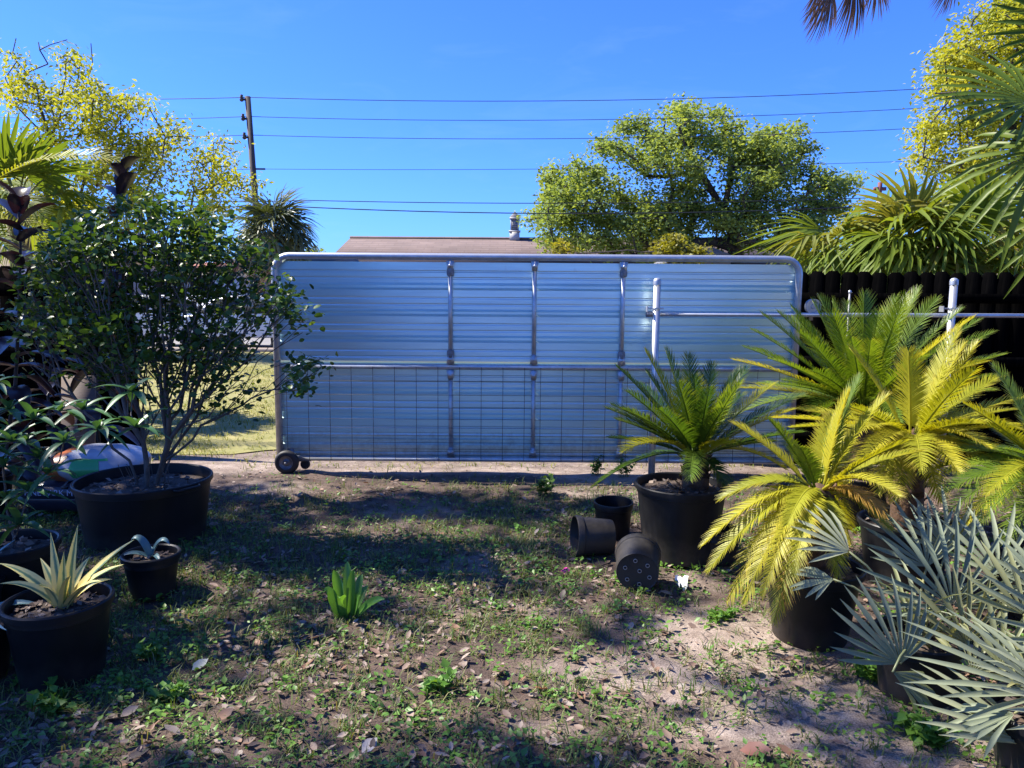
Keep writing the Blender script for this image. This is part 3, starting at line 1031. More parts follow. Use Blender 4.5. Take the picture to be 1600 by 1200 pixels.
# wire mesh on lower half
for (x0, x1) in ((gl + 0.03, xm - 0.01), (xm + 0.01, gr - 0.03)):
    mb = MB()
    n = int((x1 - x0) / 0.19)
    for q in range(n + 1):
        x = x0 + 0.05 + q * 0.19
        if x < x1:
            mb.tube([(x, GY - 0.027, gb_ - 0.01), (x + 0.002, GY - 0.027, gm)], 0.0026, 4)
    for f in (0.05, 0.115, 0.185, 0.26, 0.345, 0.44, 0.56, 0.70, 0.85):
        z = gb_ + (gm - gb_) * f
        mb.tube([(x0, GY - 0.0315, z), (x1, GY - 0.0315, z + 0.002)], 0.0024, 4)
    build('wire_mesh', mb, M['wire'], gate)
# wheel
wc = Vector((AT(449, 723, GY - 0.06).x, GY - 0.075, 0.105))
RX = np.array(Matrix.Rotation(R(90), 3, 'X'))
wheel = obj('wheel', None, gate, wc - wloc(gate))
mb = MB(); mb.lathe([(0.062, -0.03), (0.085, -0.034), (0.1, -0.026), (0.106, -0.01), (0.106, 0.01), (0.1, 0.026), (0.085, 0.034), (0.062, 0.03)], 28, wc, RX, True)
build('tyre', mb, M['rubber'], wheel, 50)
mb = MB(); mb.lathe([(0.001, 0.034), (0.018, 0.034), (0.02, 0.024), (0.034, 0.014), (0.056, 0.02), (0.063, 0.028), (0.063, -0.028), (0.001, -0.028)], 24, wc, RX)
build('rim', mb, M['rim'], wheel, 40)
mb = MB()
mb.box(wc + Vector((0.02, 0.06, 0.05)), (0.06, 0.012, 0.12)); mb.tube([wc + Vector((0, -0.05, 0)), wc + Vector((0, 0.08, 0))], 0.009, 8)
mb.tube([wc + Vector((0.03, 0.06, 0.0)), wc + Vector((0.19, 0.07, 0.01)), wc + Vector((0.24, 0.075, 0.03))], 0.014, 8)
build('wheel_bracket', mb, M['galv_old'], gate)
mb = MB(); mb.lathe([(0.001, .02), (.038, .02), (.043, .01), (.043, -.01), (.038, -.02), (.001, -.02)], 20, wc + Vector((0.135, 0.10, -0.04)), RX)
build('guide_wheel', mb, M['rubber'], gate, 40)

# ------------------------------------------------------------------ posts, rail and roller
def post(px, py, Y, label):
    t_ = AT(px, py, Y)
    t = thing('gate_post', label, 'post', (t_.x, Y, 0), 'galvanised gate posts')
    mb = MB(); mb.tube([(t_.x, Y, -0.2), (t_.x, Y, t_.z - 0.02)], 0.030, 14); build('pole', mb, M['galv'], t, 'all')
    mb = MB(); mb.lathe([(0.034, -0.045), (0.034, -0.012), (0.03, 0.002), (0.018, 0.012), (0.001, 0.016)], 16, (t_.x, Y, t_.z)); build('cap', mb, M['galv'], t, 'all')
    zc = AT(px, 482, Y).z
    mb = MB()
    mb.lathe([(0.031, -0.008), (0.037, -0.008), (0.037, 0.008), (0.031, 0.008)], 16, (t_.x, Y, zc), closed=True)
    mb.box((t_.x - 0.055, Y - 0.01, zc), (0.05, 0.006, 0.012)); mb.box((t_.x - 0.076, Y + 0.02, zc - 0.005), (0.006, 0.07, 0.05))
    mb.box((t_.x + 0.045, Y, zc), (0.03, 0.012, 0.014))
    build('clamp', mb, M['galv'], t, 30)
    return t_


post(1027, 437, 6.42, 'galvanised round post with a domed cap in front of the ribbed gate')
post(1491, 437, 6.42, 'galvanised round post with a domed cap in front of the black fence')
RY = 6.50
a_ = AT(1013, 491, RY); b_ = AT(1760, 494, RY)
tr = thing('track_rail', 'long horizontal galvanised pipe behind the two capped posts', 'rail', (a_.x, RY, a_.z))
mb = MB(); mb.tube([a_, b_], 0.019, 10); build('pipe', mb, M['galv'], tr, 'all')
mb = MB(); mb.tube([a_ + Vector((-.02, 0, 0)), a_ + Vector((.05, 0, 0))], 0.024, 10); build('end_sleeve', mb, M['galv_old'], tr, 'all')
rr_ = AT(1270, 479, 6.55)
ro = thing('gate_roller', 'small round metal roller on the rail in front of the fence top', 'roller', rr_)
mb = MB(); mb.lathe([(0.001, .02), (.018, .02), (.022, .012), (.045, .012), (.05, .022), (.066, .022), (.066, -.022), (.05, -.022), (.001, -.02)], 24, rr_, RX); build('disc', mb, M['galv'], ro, 30)
mb = MB(); mb.box(rr_ + Vector((0, 0.03, -0.05)), (0.03, 0.01, 0.14)); build('bracket', mb, M['galv'], ro)
a_ = AT(1328, 455, 6.6)
sp_ = thing('steel_stake', 'thin grey metal stake in front of the fence behind the tallest cycad', 'stake', (a_.x, 6.6, 0))
mb = MB(); mb.tube([(a_.x, 6.6, 0), (a_.x, 6.6, a_.z)], 0.009, 8); build('rod', mb, M['galv_old'], sp_)
mb = MB(); mb.lathe([(.0095, -.02), (.013, -.015), (.013, .004), (.001, .01)], 10, (a_.x, 6.6, a_.z)); build('tip', mb, M['galv'], sp_)


# ------------------------------------------------------------------ black board fences
def board_fence(label, x0, x1, Y, top, name='board_fence'):
    t = thing(name, label, 'fence', (x0, Y, 0))
    w = 0.139
    poly = [(-w / 2, 0.02), (w / 2, 0.02), (w / 2, top - 0.035), (w / 2 - 0.035, top), (-w / 2 + 0.035, top), (-w / 2, top - 0.035)]
    mb = MB(); mb.prism(poly, -0.008, 0.008)
    me = mb.mesh('picket', M['fence'])
    x = x0 + w / 2
    while x < x1:
        o = obj('picket', me, t, (x - x0 + random.uniform(-.001, .001), random.uniform(-.003, .003), random.uniform(-.008, .008)))
        o.rotation_euler = (0, R(random.uniform(-.25, .25)), 0)
        x += 0.143
    for z in (0.3, 1.0, 1.58):
        mb = MB(); mb.box(((x0 + x1) / 2, Y - 0.032, z), (x1 - x0, 0.038, 0.088)); build('rail', mb, M['fence'], t)
    for q in range(int((x1 - x0) / 2.4) + 1):
        mb = MB(); mb.box((x0 + 0.1 + q * 2.4, Y + 0.06, top / 2 - 0.03), (0.09, 0.09, top - 0.06)); build('fence_post', mb, M['fence'], t)


FY = 7.0
board_fence('black dog-eared board fence running behind the cycads to the right', AT(1165, 500, FY).x, AT(1850, 500, FY).x, FY, AT(1400, 425, FY).z)
board_fence('black dog-eared board fence behind the rubber plant and the leafy shrub', AT(-160, 500, 7.3).x, AT(205, 500, 7.3).x, 7.3, AT(1400, 425, FY).z)
a_ = AT(118, 625, 6.6)
pb = MB(); pb.box((a_.x, 6.62, 0.42), (0.30, 0.018, 0.86), np.array(Matrix.Rotation(R(-7), 3, 'X')))
tag(build('plywood_board', pb, M['ply']), 'brown plywood board leaning at the black fence behind the shrub', 'board')
# --END-SETTING--

# ================================================================== FAR BACKGROUND
# low hall with brown hipped roof and a small belfry
HY = 45.0
rl, rrt = AT(547, 372, HY), AT(1130, 376, HY)
hall = thing('church_hall', 'long low hall with brown shingle roof beyond the gate', 'building', ((rl.x + rrt.x) / 2, HY, 0))
ez = 3.0
el = AT(505, 400, HY - 6).x
er = rrt.x + 2
zr = rl.z
y0, y1 = HY - 6, HY + 6
mb = MB()
mb.add([(el, y0, ez), (er + 4, y0, ez), (er + 4, y1, ez), (el, y1, ez), (rl.x, HY, zr), (er, HY, zr)],
       [(0, 1, 5, 4), (1, 2, 5), (2, 3, 4, 5), (3, 0, 4), (3, 2, 1, 0)])
roof_ = build('roof', mb, M['roof'], hall)
mb = MB(); mb.tube([(rl.x, HY, zr + .03), (er, HY, zr + .03)], 0.09, 6); build('ridge_cap', mb, M['roof'], roof_)
mb = MB(); mb.box(((el + er + 4) / 2, HY, ez / 2 - 0.02), (er + 4 - el - 1.0, 11, ez)); build('wall', mb, M['wall_brick'], hall)
for q in range(8):
    mb = MB(); mb.box((el + 3 + q * 3.6, y0 + 0.46, 1.6), (1.2, 0.1, 1.3)); build('window', mb, M['glass'], hall)
cu = AT(804, 372, HY)
ch = obj('cupola', None, hall, Vector((cu.x, HY, 0)) - wloc(hall))
s = 1180 / (HY + .5)
mb = MB(); mb.box((cu.x, HY, zr + .12), (.58, .58, .6)); mb.box((cu.x, HY, zr + .45), (.68, .68, .08)); build('base', mb, M['wall_grey'], ch)
mb = MB(); mb.box((cu.x, HY, zr + .82), (.42, .42, .68))
for q in (-1, 1):
    for w in (-1, 1):
        mb.box((cu.x + q * .21, HY + w * .21, zr + .82), (.08, .08, .68))
mb.box((cu.x, HY, zr + 1.19), (.6, .6, .07)); build('lantern', mb, M['wall_grey'], ch)
for q in range(6):
    mb = MB(); mb.box((cu.x, HY - .217, zr + .57 + q * .1), (.3, .02, .05), np.array(Matrix.Rotation(R(25), 3, 'X'))); build('louver', mb, M['grey_roof'], ch)
mb = MB(); mb.lathe([(.30, 0), (.26, .1), (.17, .2), (.08, .27), (.03, .36), (.001, .44)], 8, (cu.x, HY, zr + 1.22)); build('dome', mb, M['grey_roof'], ch)


def house(name, label, px0, px1, pytop, Y, depth, wallh, wm, rm, gable=True):
    a, b = AT(px0, pytop, Y), AT(px1, pytop, Y)
    t = thing(name, label, 'house', ((a.x + b.x) / 2, Y, 0))
    mb = MB(); mb.box(((a.x + b.x) / 2, Y + depth / 2, wallh / 2), (b.x - a.x - .4, depth, wallh)); build('wall', mb, wm, t)
    mb = MB(); z = max(a.z, wallh + .5)
    if gable:
        xm_ = (a.x + b.x) / 2
        mb.prism([(a.x, wallh + .005), (b.x, wallh + .005), (b.x, wallh + .12), (xm_, z), (a.x, wallh + .12)], Y - .4, Y + depth + .4)
    else:
        ym = Y + depth / 2
        mb.add([(a.x, Y - .4, wallh + .005), (b.x, Y - .4, wallh + .005), (b.x, Y + depth + .4, wallh + .005), (a.x, Y + depth + .4, wallh + .005), (a.x, ym, z), (b.x, ym, z)],
               [(0, 1, 5, 4), (2, 3, 4, 5), (1, 2, 5), (3, 0, 4), (3, 2, 1, 0)])
    build('roof', mb, rm, t)
    n = max(2, int((b.x - a.x) / 3))
    for q in range(n):
        x = a.x + (b.x - a.x) * (q + .5) / n
        w = obj('window', None, t, Vector((x, Y, 1.3)) - wloc(t))
        mb = MB()
        for s_ in (-1, 1):
            mb.box((x + s_ * .5, Y - .02, 1.5), (.08, .06, 1.2)); mb.box((x, Y - .025, 1.5 + s_ * .6), (1.08, .06, .08))
        build('frame', mb, M['white'], w)
        mb = MB(); mb.box((x, Y - .005, 1.5), (.92, .03, 1.12)); build('pane', mb, M['glass'], w)
    return t


house('house', 'pale house with orange roof seen past the leafy shrub', 225, 345, 412, 30, 8, 2.35, M['white'], M['orange_roof'], False)
house('house', 'tan walled house across the street left of the gate', 352, 520, 392, 34, 8, 2.9, M['wall_tan'], M['grey_roof'], False)
house('house', 'grey gabled roof just above the gate under the oak', 1068, 1150, 387, 32, 8, 3.0, M['wall_tan'], M['grey_roof'])
house('house', 'tan house with brown roof beyond the fence at the far right', 1500, 1800, 372, 30, 8, 2.8, M['wall_tan'], M['roof'], False)
house('house', 'low house with brown roof behind the left palms', -160, 130, 372, 24, 8, 2.6, M['wall_tan'], M['roof'], False)


hb_ = thing('house', 'unseen pale house added behind the viewer to warm the gate reflections', 'house', (10.5, -7, 0))  # unseen house, added so the right end of the gate mirrors warm light
mb = MB(); mb.box((10.5, -7, 1.5), (8, 12, 3.0)); build('wall', mb, M['wall_tan'], hb_)
mb = MB(); mb.add([(6, -13.5, 3.0), (15, -13.5, 3.0), (15, -.5, 3.0), (6, -.5, 3.0), (10.5, -10, 5.0), (10.5, -4, 5.0)], [(0, 1, 4), (1, 2, 5, 4), (2, 3, 5), (3, 0, 4, 5), (3, 2, 1, 0)]); build('roof', mb, M['grey_roof'], hb_)
for q in range(3):
    mb = MB(); mb.box((6.49, -10.5 + q * 3.5, 1.6), (.06, 1.1, 1.2)); build('window', mb, M['glass'], hb_)


# parked cars on the street
def car(px, Y, label, paint):
    c = AT(px, 500, Y)
    t = thing('parked_car', label, 'car', (c.x, Y, 0.02), 'cars parked along the street')
    x, w = c.x, 1.75
    prof = [(-2.2, .32), (-2.25, .7), (-2.1, .86), (-1.35, .93), (-.75, 1.36), (-.3, 1.45), (.7, 1.45), (1.2, 1.34), (1.75, .98), (2.15, .92), (2.25, .65), (2.2, .32)]
    mb = MB(); mb.prism([(x + a, b + .02) for a, b in prof], Y - w / 2, Y + w / 2); o = build('body', mb, paint, t)
    bv = o.modifiers.new('bevel', 'BEVEL'); bv.width = .07; bv.segments = 3; bv.limit_method = 'ANGLE'; bv.angle_limit = R(40)
    for poly in ([(-1.2, .97), (-.7, 1.33), (-.02, 1.37), (-.02, .97)], [(.06, .97), (.06, 1.37), (.7, 1.36), (1.15, 1.26), (1.55, .99)]):
        mb = MB(); mb.prism([(x + a, b + .02) for a, b in poly], Y - w / 2 - .006, Y - w / 2 + .02); build('window', mb, M['glass'], t)
    for q in (-1.4, 1.4):
        for sgn in (-1, 1):
            wv = obj('wheel', None, t, Vector((x + q, Y + sgn * .78, .34)) - wloc(t))
            mb = MB(); mb.lathe([(.2, -.1), (.3, -.11), (.33, -.07), (.33, .07), (.3, .11), (.2, .1)], 20, (x + q, Y + sgn * .78, .35), RX, True); build('tyre', mb, M['rubber'], wv)
            mb = MB(); mb.lathe([(.001, .08), (.08, .1), (.2, .09), (.2, -.09), (.001, -.08)], 16, (x + q, Y + sgn * .78, .35), RX); build('rim', mb, M['rim'], wv)
    mb = MB(); mb.box((x - 2.2, Y - .6, .72), (.1, .3, .12)); build('headlight', mb, M['white'], t)


car(395, 21.3, 'white parked car glimpsed through the twigs just left of the gate', M['carwhite'])
car(258, 21.6, 'white parked car behind the middle of the leafy shrub', M['carwhite'])

# cross on a mast
cr = AT(1375, 291, 60)
t = thing('cross_mast', 'brown cross on a tall thin mast beyond the right palm', 'cross', (cr.x, 60, 0))
mb = MB(); mb.tube([(cr.x, 60, 0), (cr.x, 60, cr.z - .9)], [.3, .2], 8); build('mast', mb, M['wall_tan'], t)
mb = MB(); mb.box((cr.x, 60, cr.z - .35), (.26, .22, 1.3)); mb.box((cr.x - .295, 60, cr.z - .2), (.33, .22, .26)); mb.box((cr.x + .295, 60, cr.z - .2), (.33, .22, .26)); build('cross', mb, M['crossmat'], t)

# utility pole and wires
PY_ = 30.0
pt, pm = AT(387, 151, PY_), AT(405, 400, PY_)
dirp = (pm - pt) / (pt.z - pm.z)
pb_ = pt + dirp * (pt.z + .5)
pole = thing('utility_pole', 'tall brown wooden utility pole behind the palm left of the gate', 'pole', (pb_.x, PY_, 0))
mb = MB(); mb.tube([pb_, pt], [.14, .105], 12); build('pole', mb, M['pole'], pole, 'all')
for py in (153, 183, 212):
    q = pt + dirp * (pt.z - AT(388, py, PY_).z)
    mb = MB(); mb.lathe([(.001, -.16), (.05, -.14), (.09, -.08), (.05, -.04), (.08, .0), (.05, .04), (.06, .1), (.001, .12)], 10, q + Vector((-.22, -.05, 0)))
    mb.box(q + Vector((-.12, 0, -.06)), (.26, .07, .07)); build('insulator', mb, M['pole'], pole)
q = pt + dirp * (pt.z - AT(395, 264, PY_).z)
mb = MB(); mb.box(q + Vector((.2, 0, 0)), (.55, .06, .06)); build('bracket', mb, M['pole'], pole)


def wire(label, p3, pl, r, Y=PY_, lx=-30):
    """p3: three photo points right of the pole; pl: two points to its left"""
    a, b, c = [AT(px, py, Y) for px, py in p3]
    xs_ = np.linspace(a.x, 36, 60)
    z = (a.z * (xs_ - b.x) * (xs_ - c.x) / ((a.x - b.x) * (a.x - c.x)) + b.z * (xs_ - a.x) * (xs_ - c.x) / ((b.x - a.x) * (b.x - c.x))
         + c.z * (xs_ - a.x) * (xs_ - b.x) / ((c.x - a.x) * (c.x - b.x)))
    pts = [(x, Y, zz) for x, zz in zip(xs_, z)]
    d, e = [AT(px, py, Y) for px, py in pl]
    m_ = (e.z - d.z) / (e.x - d.x)
    left = []
    for k in range(12, 0, -1):
        x = d.x + (lx - d.x) * k / 12
        u = x - d.x
        left.append((x, Y, d.z + m_ * u + .004 * u * u))
    mb = MB(); mb.tube(left + pts, r, 4, False)
    tag(build('power_line', mb, M['cable']), label, 'wire')


wire('topmost power line running from the tip of the utility pole', [(388, 152), (800, 158), (1400, 141)], [(388, 152), (240, 157)], .015)
wire('second power line from the top at the utility pole', [(390, 182), (800, 188), (1420, 170)], [(390, 182), (270, 187)], .0135)
wire('third power line from the top at the utility pole', [(392, 211), (800, 217), (1400, 202)], [(392, 211), (280, 215)], .0135)
wire('faint thin power line at the bracket midway down the utility pole', [(410, 264), (800, 264.5), (1420, 252)], [(392, 264), (280, 268)], .011)
wire('upper of the two thick low cables crossing in front of the oak', [(480, 313), (800, 317.5), (1420, 307)], [(470, 314), (300, 318)], .020)
wire('lower of the two thick low cables crossing in front of the oak', [(465, 323), (800, 333), (1420, 319)], [(460, 323), (300, 325)], .026)


# ------------------------------------------------------------------ trees
def blob_targets(blobs, Y, dy, n):
    """blobs: photo ellipses (px,py,rx,ry); returns points through their volume about distance Y"""
    w = np.array([b[2] * b[3] for b in blobs], float); w /= w.sum()
    out = []
    for k in rng.choice(len(blobs), n, p=w):
        px, py, rx, ry = blobs[k][:4]
        yo = blobs[k][4] if len(blobs[k]) > 4 else 0
        v = rng.normal(0, 1, 3); v /= np.linalg.norm(v); v *= rng.uniform(0, 1) ** (1 / 2.6)
        p = AT(px + v[0] * rx, py + v[1] * ry, Y + yo + v[2] * dy)
        out.append(tuple(p))
    return out


oakb = [(1020, 215, 62, 38), (1095, 195, 50, 30), (965, 225, 38, 22), (1060, 185, 36, 24), (1160, 222, 60, 34), (1222, 225, 45, 32), (1085, 265, 110, 50), (1200, 275, 75, 48), (1290, 295, 50, 30),
        (890, 278, 62, 28), (930, 310, 90, 36), (870, 330, 48, 40), (900, 368, 66, 32), (990, 350, 90, 42), (1080, 340, 90, 50), (1180, 350, 90, 45), (1270, 340, 60, 45), (1310, 285, 28, 20), (1240, 385, 60, 20), (1010, 392, 90, 15)]
ob = AT(1150, 440, 33); ob.z = 0
tree('oak_tree', 'spreading green live oak rising beyond the middle of the gate', 'tree', ob,
     [AT(1150, 385, 33), AT(1135, 335, 33), AT(1085, 255, 33), AT(1062, 210, 33)],
     blob_targets(oakb, 33, 2.6, 500), M['darkbark'], M['oak'], .165, 105, (.31, .36, .21), r0=.034, seg=.6, pen=.12, wob=.2)

sb_ = AT(1055, 440, 23); sb_.z = 0
tree('bushy_tree', 'small bright lime tree peeping over the gate below the oak', 'tree', sb_, [AT(1055, 420, 23)],
     blob_targets([(1050, 385, 28, 14), (880, 388, 16, 8), (1065, 400, 40, 14)], 23, .5, 60), M['darkbark'], M['limetree'], .13, 30, (.18, .2, .12), r0=.012, seg=.4)

ltb = [(20, 92, 20, 10), (110, 100, 26, 22), (135, 130, 22, 22), (40, 130, 18, 16), (100, 165, 34, 30), (160, 160, 40, 26), (210, 165, 36, 18), (150, 200, 40, 22), (110, 215, 30, 14),
       (270, 210, 26, 20), (225, 225, 32, 20), (195, 245, 42, 24), (250, 260, 36, 22), (140, 265, 60, 24), (60, 225, 60, 26), (15, 145, 22, 30), (320, 250, 24, 18), (350, 232, 22, 14), (345, 280, 32, 24), (310, 290, 28, 20),
       (330, 322, 36, 24), (300, 345, 32, 20), (225, 300, 40, 24), (380, 290, 16, 16), (120, 320, 70, 30), (30, 290, 50, 34), (60, 345, 80, 30), (200, 350, 40, 20)]
LY = 19.0
lb_ = AT(45, 470, LY); lb_.z = 0
bare = [tuple(AT(px, py, LY + dy)) for px, py, dy in [(15, 82, 0), (60, 66, .2), (78, 40 + 30, .1), (25, 60, .4), (50, 110, .1), (142, 68, 0), (105, 62, .3), (75, 100, .2), (62, 78, .1), (372, 224, 0), (360, 262, .1)]]
tree('yellow_green_tree', 'tall yellow-green tree with bare crooked top twigs at the left', 'tree', lb_,
     [AT(70, 330, LY), AT(78, 215, LY), AT(62, 165, LY), AT(58, 140, LY)],
     blob_targets(ltb, LY, 1.4, 330), M['darkbark'], M['yellowtree'], .12, 62, (.19, .24, .16), r0=.011, seg=.4, pen=.12, wob=.22, tv=LEAFN_V, tf=LEAF_F, droop=.5, bare=bare)

rtb = [(1560, 50, 60, 40), (1500, 95, 40, 30), (1580, 110, 60, 50), (1490, 145, 50, 34), (1470, 210, 40, 30), (1550, 190, 60, 50), (1510, 250, 60, 40), (1580, 280, 50, 50), (1500, 310, 50, 30), (1450, 250, 22, 24),
       (1590, 20, 30, 40), (1570, 350, 60, 30), (1640, 150, 60, 120), (1660, 300, 60, 80)]
rtb_ = AT(1640, 460, 13.5); rtb_.z = 0
tree('yellow_tree', 'airy golden yellow tree filling the right edge behind the palms', 'tree', rtb_, [AT(1620, 330, 13.5), AT(1590, 220, 13.5), AT(1560, 130, 13.5)],
     blob_targets(rtb, 13.5, 1.0, 330), M['darkbark'], M['yellowtree'], .085, 80, (.17, .2, .14), r0=.012, seg=.35, pen=.12, wob=.2, tv=LEAFN_V, tf=LEAF_F, droop=.5)
b2 = AT(1560, 470, 11); b2.z = 0
tree('lime_shrub', 'low lime yellow shrub above the fence below the right palms', 'shrub', b2, [AT(1560, 440, 11)],
     blob_targets([(1570, 400, 50, 22), (1520, 405, 30, 14), (1620, 395, 40, 26)], 11, .6, 60), M['darkbark'], M['limetree'], .07, 34, (.11, .13, .09), r0=.008, seg=.3)
# small distant trees left of the sabal palm
for (px, py, rx, ry, Y, lab) in [(318, 378, 16, 22, 48, 'thin faraway tree between the shrub top and the sabal palm'), (270, 395, 50, 16, 55, 'hazy faraway tree line clump behind the orange roofed house'),
                                 (470, 398, 40, 10, 60, 'low faraway tree behind the sabal palm')]:
    b = AT(px, 440, Y); b.z = 0
    tree('distant_tree', lab, 'tree', b, [AT(px, py + ry, Y)], blob_targets([(px, py, rx, ry), (px + 4, py + ry * .6, rx * .8, ry * .5)], Y, 1.0, 60), M['darkbark'], M['oak'], .28, 16, (.3, .3, .22), r0=.02, seg=.8)


# ------------------------------------------------------------------ palms
def put_leaf(me, parent, hub, axis, normal, name='leaf', s=1.0):
    o = obj(name, me, parent, Vector(hub) - wloc(parent))
    o.rotation_euler = frame(axis, normal).to_euler()
    o.scale = (s, s, s)
    return o


def petiole(parent, a, b, r, m, sag=0.0, name='petiole'):
    a, b = Vector(a), Vector(b)
    mid = (a + b) / 2 + Vector((0, 0, sag))
    mb = MB(); mb.tube([a, (a + mid) / 2 + Vector((0, 0, sag * .25)), mid, (mid + b) / 2 + Vector((0, 0, sag * .25)), b], [r * 1.3, r * 1.1, r, r * .9, r * .8], 6)
    return build(name, mb, m, parent, 'all')


def fan_palm(label, base, crown, nleaf, L_, pet, mats, seed, dead=0, seg=26, w=.035, spread=220, group=None, trunk_r=.16, emin=-35, emax=75, droop=.35, name='fan_palm', deadm=None):
    rr = random.Random(seed)
    t = thing(name, label, 'palm', base, group)
    mb = MB()
    b, c = Vector(base), Vector(crown)
    n = 14
    mb.tube([b + (c - b) * q / n + Vector((0, 0, 0)) for q in range(n + 1)], [trunk_r * (1 + .08 * (q % 2)) for q in range(n + 1)], 12)
    build('trunk', mb, M['palmtrunk'], t, 'all')
    mes = [(fan_mesh('leaf', seg, spread + rr.uniform(-20, 20), L_, w, m, .5, droop * f, .5, seed=seed + i)) for i, (m, f) in enumerate([(mats[0], .7), (mats[0], 1.3), (mats[-1], 1.0)])]
    if dead:
        mes.append(fan_mesh('leaf', seg, spread * .7, L_, w * .8, deadm or M['deadpalm'], .6, .9, 1.2, seed=seed + 9))
    for i in range(nleaf):
        az = i * 2.39996 + rr.uniform(-.3, .3)
        f = (i + .5) / nleaf
        e = R(emax + (emin - emax) * f + rr.uniform(-8, 8))
        d = Vector((math.cos(az) * math.cos(e), math.sin(az) * math.cos(e), math.sin(e)))
        hub = c + d * pet * rr.uniform(.85, 1.15)
        ax = (d + Vector((0, 0, -.25 - .3 * f))).normalized()
        nrm = Vector((-d.x * math.sin(e), -d.y * math.sin(e), math.cos(e))) + Vector((rr.uniform(-.5, .5), rr.uniform(-.5, .5), .2))
        me = mes[3] if dead and i >= nleaf - dead else (mes[2] if rr.random() < .22 else mes[i % 2])
        lf = put_leaf(me, t, hub, ax, nrm, 'leaf', rr.uniform(.85, 1.1))
        petiole(t, c + d * .05, hub, .012, M['palm_y'] if mats[0] is M['palm'] else mats[0], .04)
    return t


c_ = AT(430, 366, 22)
fan_palm('round headed sabal palm with grey-green fans behind the utility pole', (c_.x, 22, 0), c_, 46, .85, .62, [M['sabal'], M['sabal']], 11, 8, 22, .07, 230, None, .2, -75, 80, .55, 'sabal_palm')
c_ = AT(1415, 400, 9.2)
fan_palm('bushy fan palm spilling over the top of the black fence', (c_.x, 9.2, 0), c_, 30, .72, .42, [M['palm'], M['palm_y']], 21, 3, 24, .055, 210, None, .14, -50, 80, .7)
c_ = AT(1300, 400, 9.8)
fan_palm('small yellow-tipped fan palm over the fence beside the gate corner', (c_.x, 9.8, 0), c_, 13, .60, .32, [M['palm'], M['palm_y']], 25, 1, 22, .05, 200, None, .1, -30, 70, .8)
c_ = AT(1500, 395, 9.0)
fan_palm('drooping fan palm with browned fans over the fence at right', (c_.x, 9.0, 0), c_, 20, .68, .45, [M['palm'], M['palm_y']], 27, 5, 24, .05, 210, None, .12, -60, 75, .9, deadm=M['palm_y'])
c_ = AT(28, 330, 9.5)
fan_palm('glossy fan palm behind the burgundy leaved plant at the left', (c_.x, 9.5, 0), c_, 18, .68, .50, [M['palm'], M['palm']], 31, 0, 26, .05, 220, None, .12, -30, 80, .35)

# feather palm at the left: long arching yellow fronds
c_ = AT(-70, 330, 8.5)
t = thing('feather_palm', 'feather palm arching yellow fronds in from the left edge', 'palm', (c_.x, 8.5, 0))
mb = MB(); mb.tube([(c_.x, 8.5, 0), (c_.x, 8.5, c_.z)], [.15, .12], 10); build('trunk', mb, M['palmtrunk'], t, 'all')
for i, (px, py, dy, ar, m) in enumerate([(185, 250, -.2, .5, 'cyc_yellow'), (90, 400, -.6, .5, 'cyc_yellow'), (30, 420, -.7, .4, 'palm'), (-250, 200, 0, .5, 'palm'), (-240, 330, -.2, .5, 'palm'), (70, 340, -.5, .5, 'palm')]):
    p2 = AT(px, py, 8.5 + dy); p1 = c_ + (p2 - c_) * .5 + Vector((0, 0, ar))
    obj('frond', frond_mesh('frond', c_, p1, p2, 46, .30, .022, M[m], .2, c_, .8, 2.0), t, c_ - wloc(t))

# near palm at the right edge
c_ = Vector((3.95, 4.6, 2.95))
t = thing('tall_fan_palm', 'large fan palm leaning in from the upper right with dead leaf shreds', 'palm', (c_.x + .1, c_.y, 0))
mb = MB(); mb.tube([(c_.x + .1, c_.y, 0)] + [(c_.x + .1 - .1 * q / 10, c_.y, c_.z * q / 10) for q in range(1, 11)], [.16 + .012 * (q % 2) for q in range(11)], 12); build('trunk', mb, M['palmtrunk'], t, 'all')
fm = [fan_mesh('leaf', 22, 240, .98, .062, M['palm_dark'], .5, .2, .4, .62, 41), fan_mesh('leaf', 21, 220, .95, .058, M['palm_dark'], .5, .45, .6, .6, 42), fan_mesh('leaf', 24, 210, .9, .04, M['palm_y'], .55, .9, .9, .42, 43)]
for (px, py, Y, ax, nr, k, s) in [(1610, 158, 4.45, (-1, -.1, .1), (-.2, -.7, .65), 0, .60), (1640, 235, 4.3, (-.75, -.2, -.75), (-.5, -.6, .5), 1, .66), (1680, 40, 4.7, (-.5, .1, .8), (-.5, -.7, .3), 0, .5),
                                  (1700, 320, 4.3, (-.3, -.3, -.9), (-.5, -.8, .1), 1, .6), (1720, 130, 4.9, (.3, .8, .4), (0, -.3, .9), 0, .8), (1800, 200, 4.6, (1, .1, 0), (0, -.4, .9), 1, .9), (1760, 20, 4.7, (.3, 0, 1), (0, -1, .2), 0, .9), (1740, 300, 5.0, (.2, .7, -.7), (0, .6, .7), 1, .8)]:
    h = AT(px, py, Y)
    put_leaf(fm[k], t, h, ax, nr, 'leaf', s); petiole(t, c_, h, .014, M['palm'], .05)
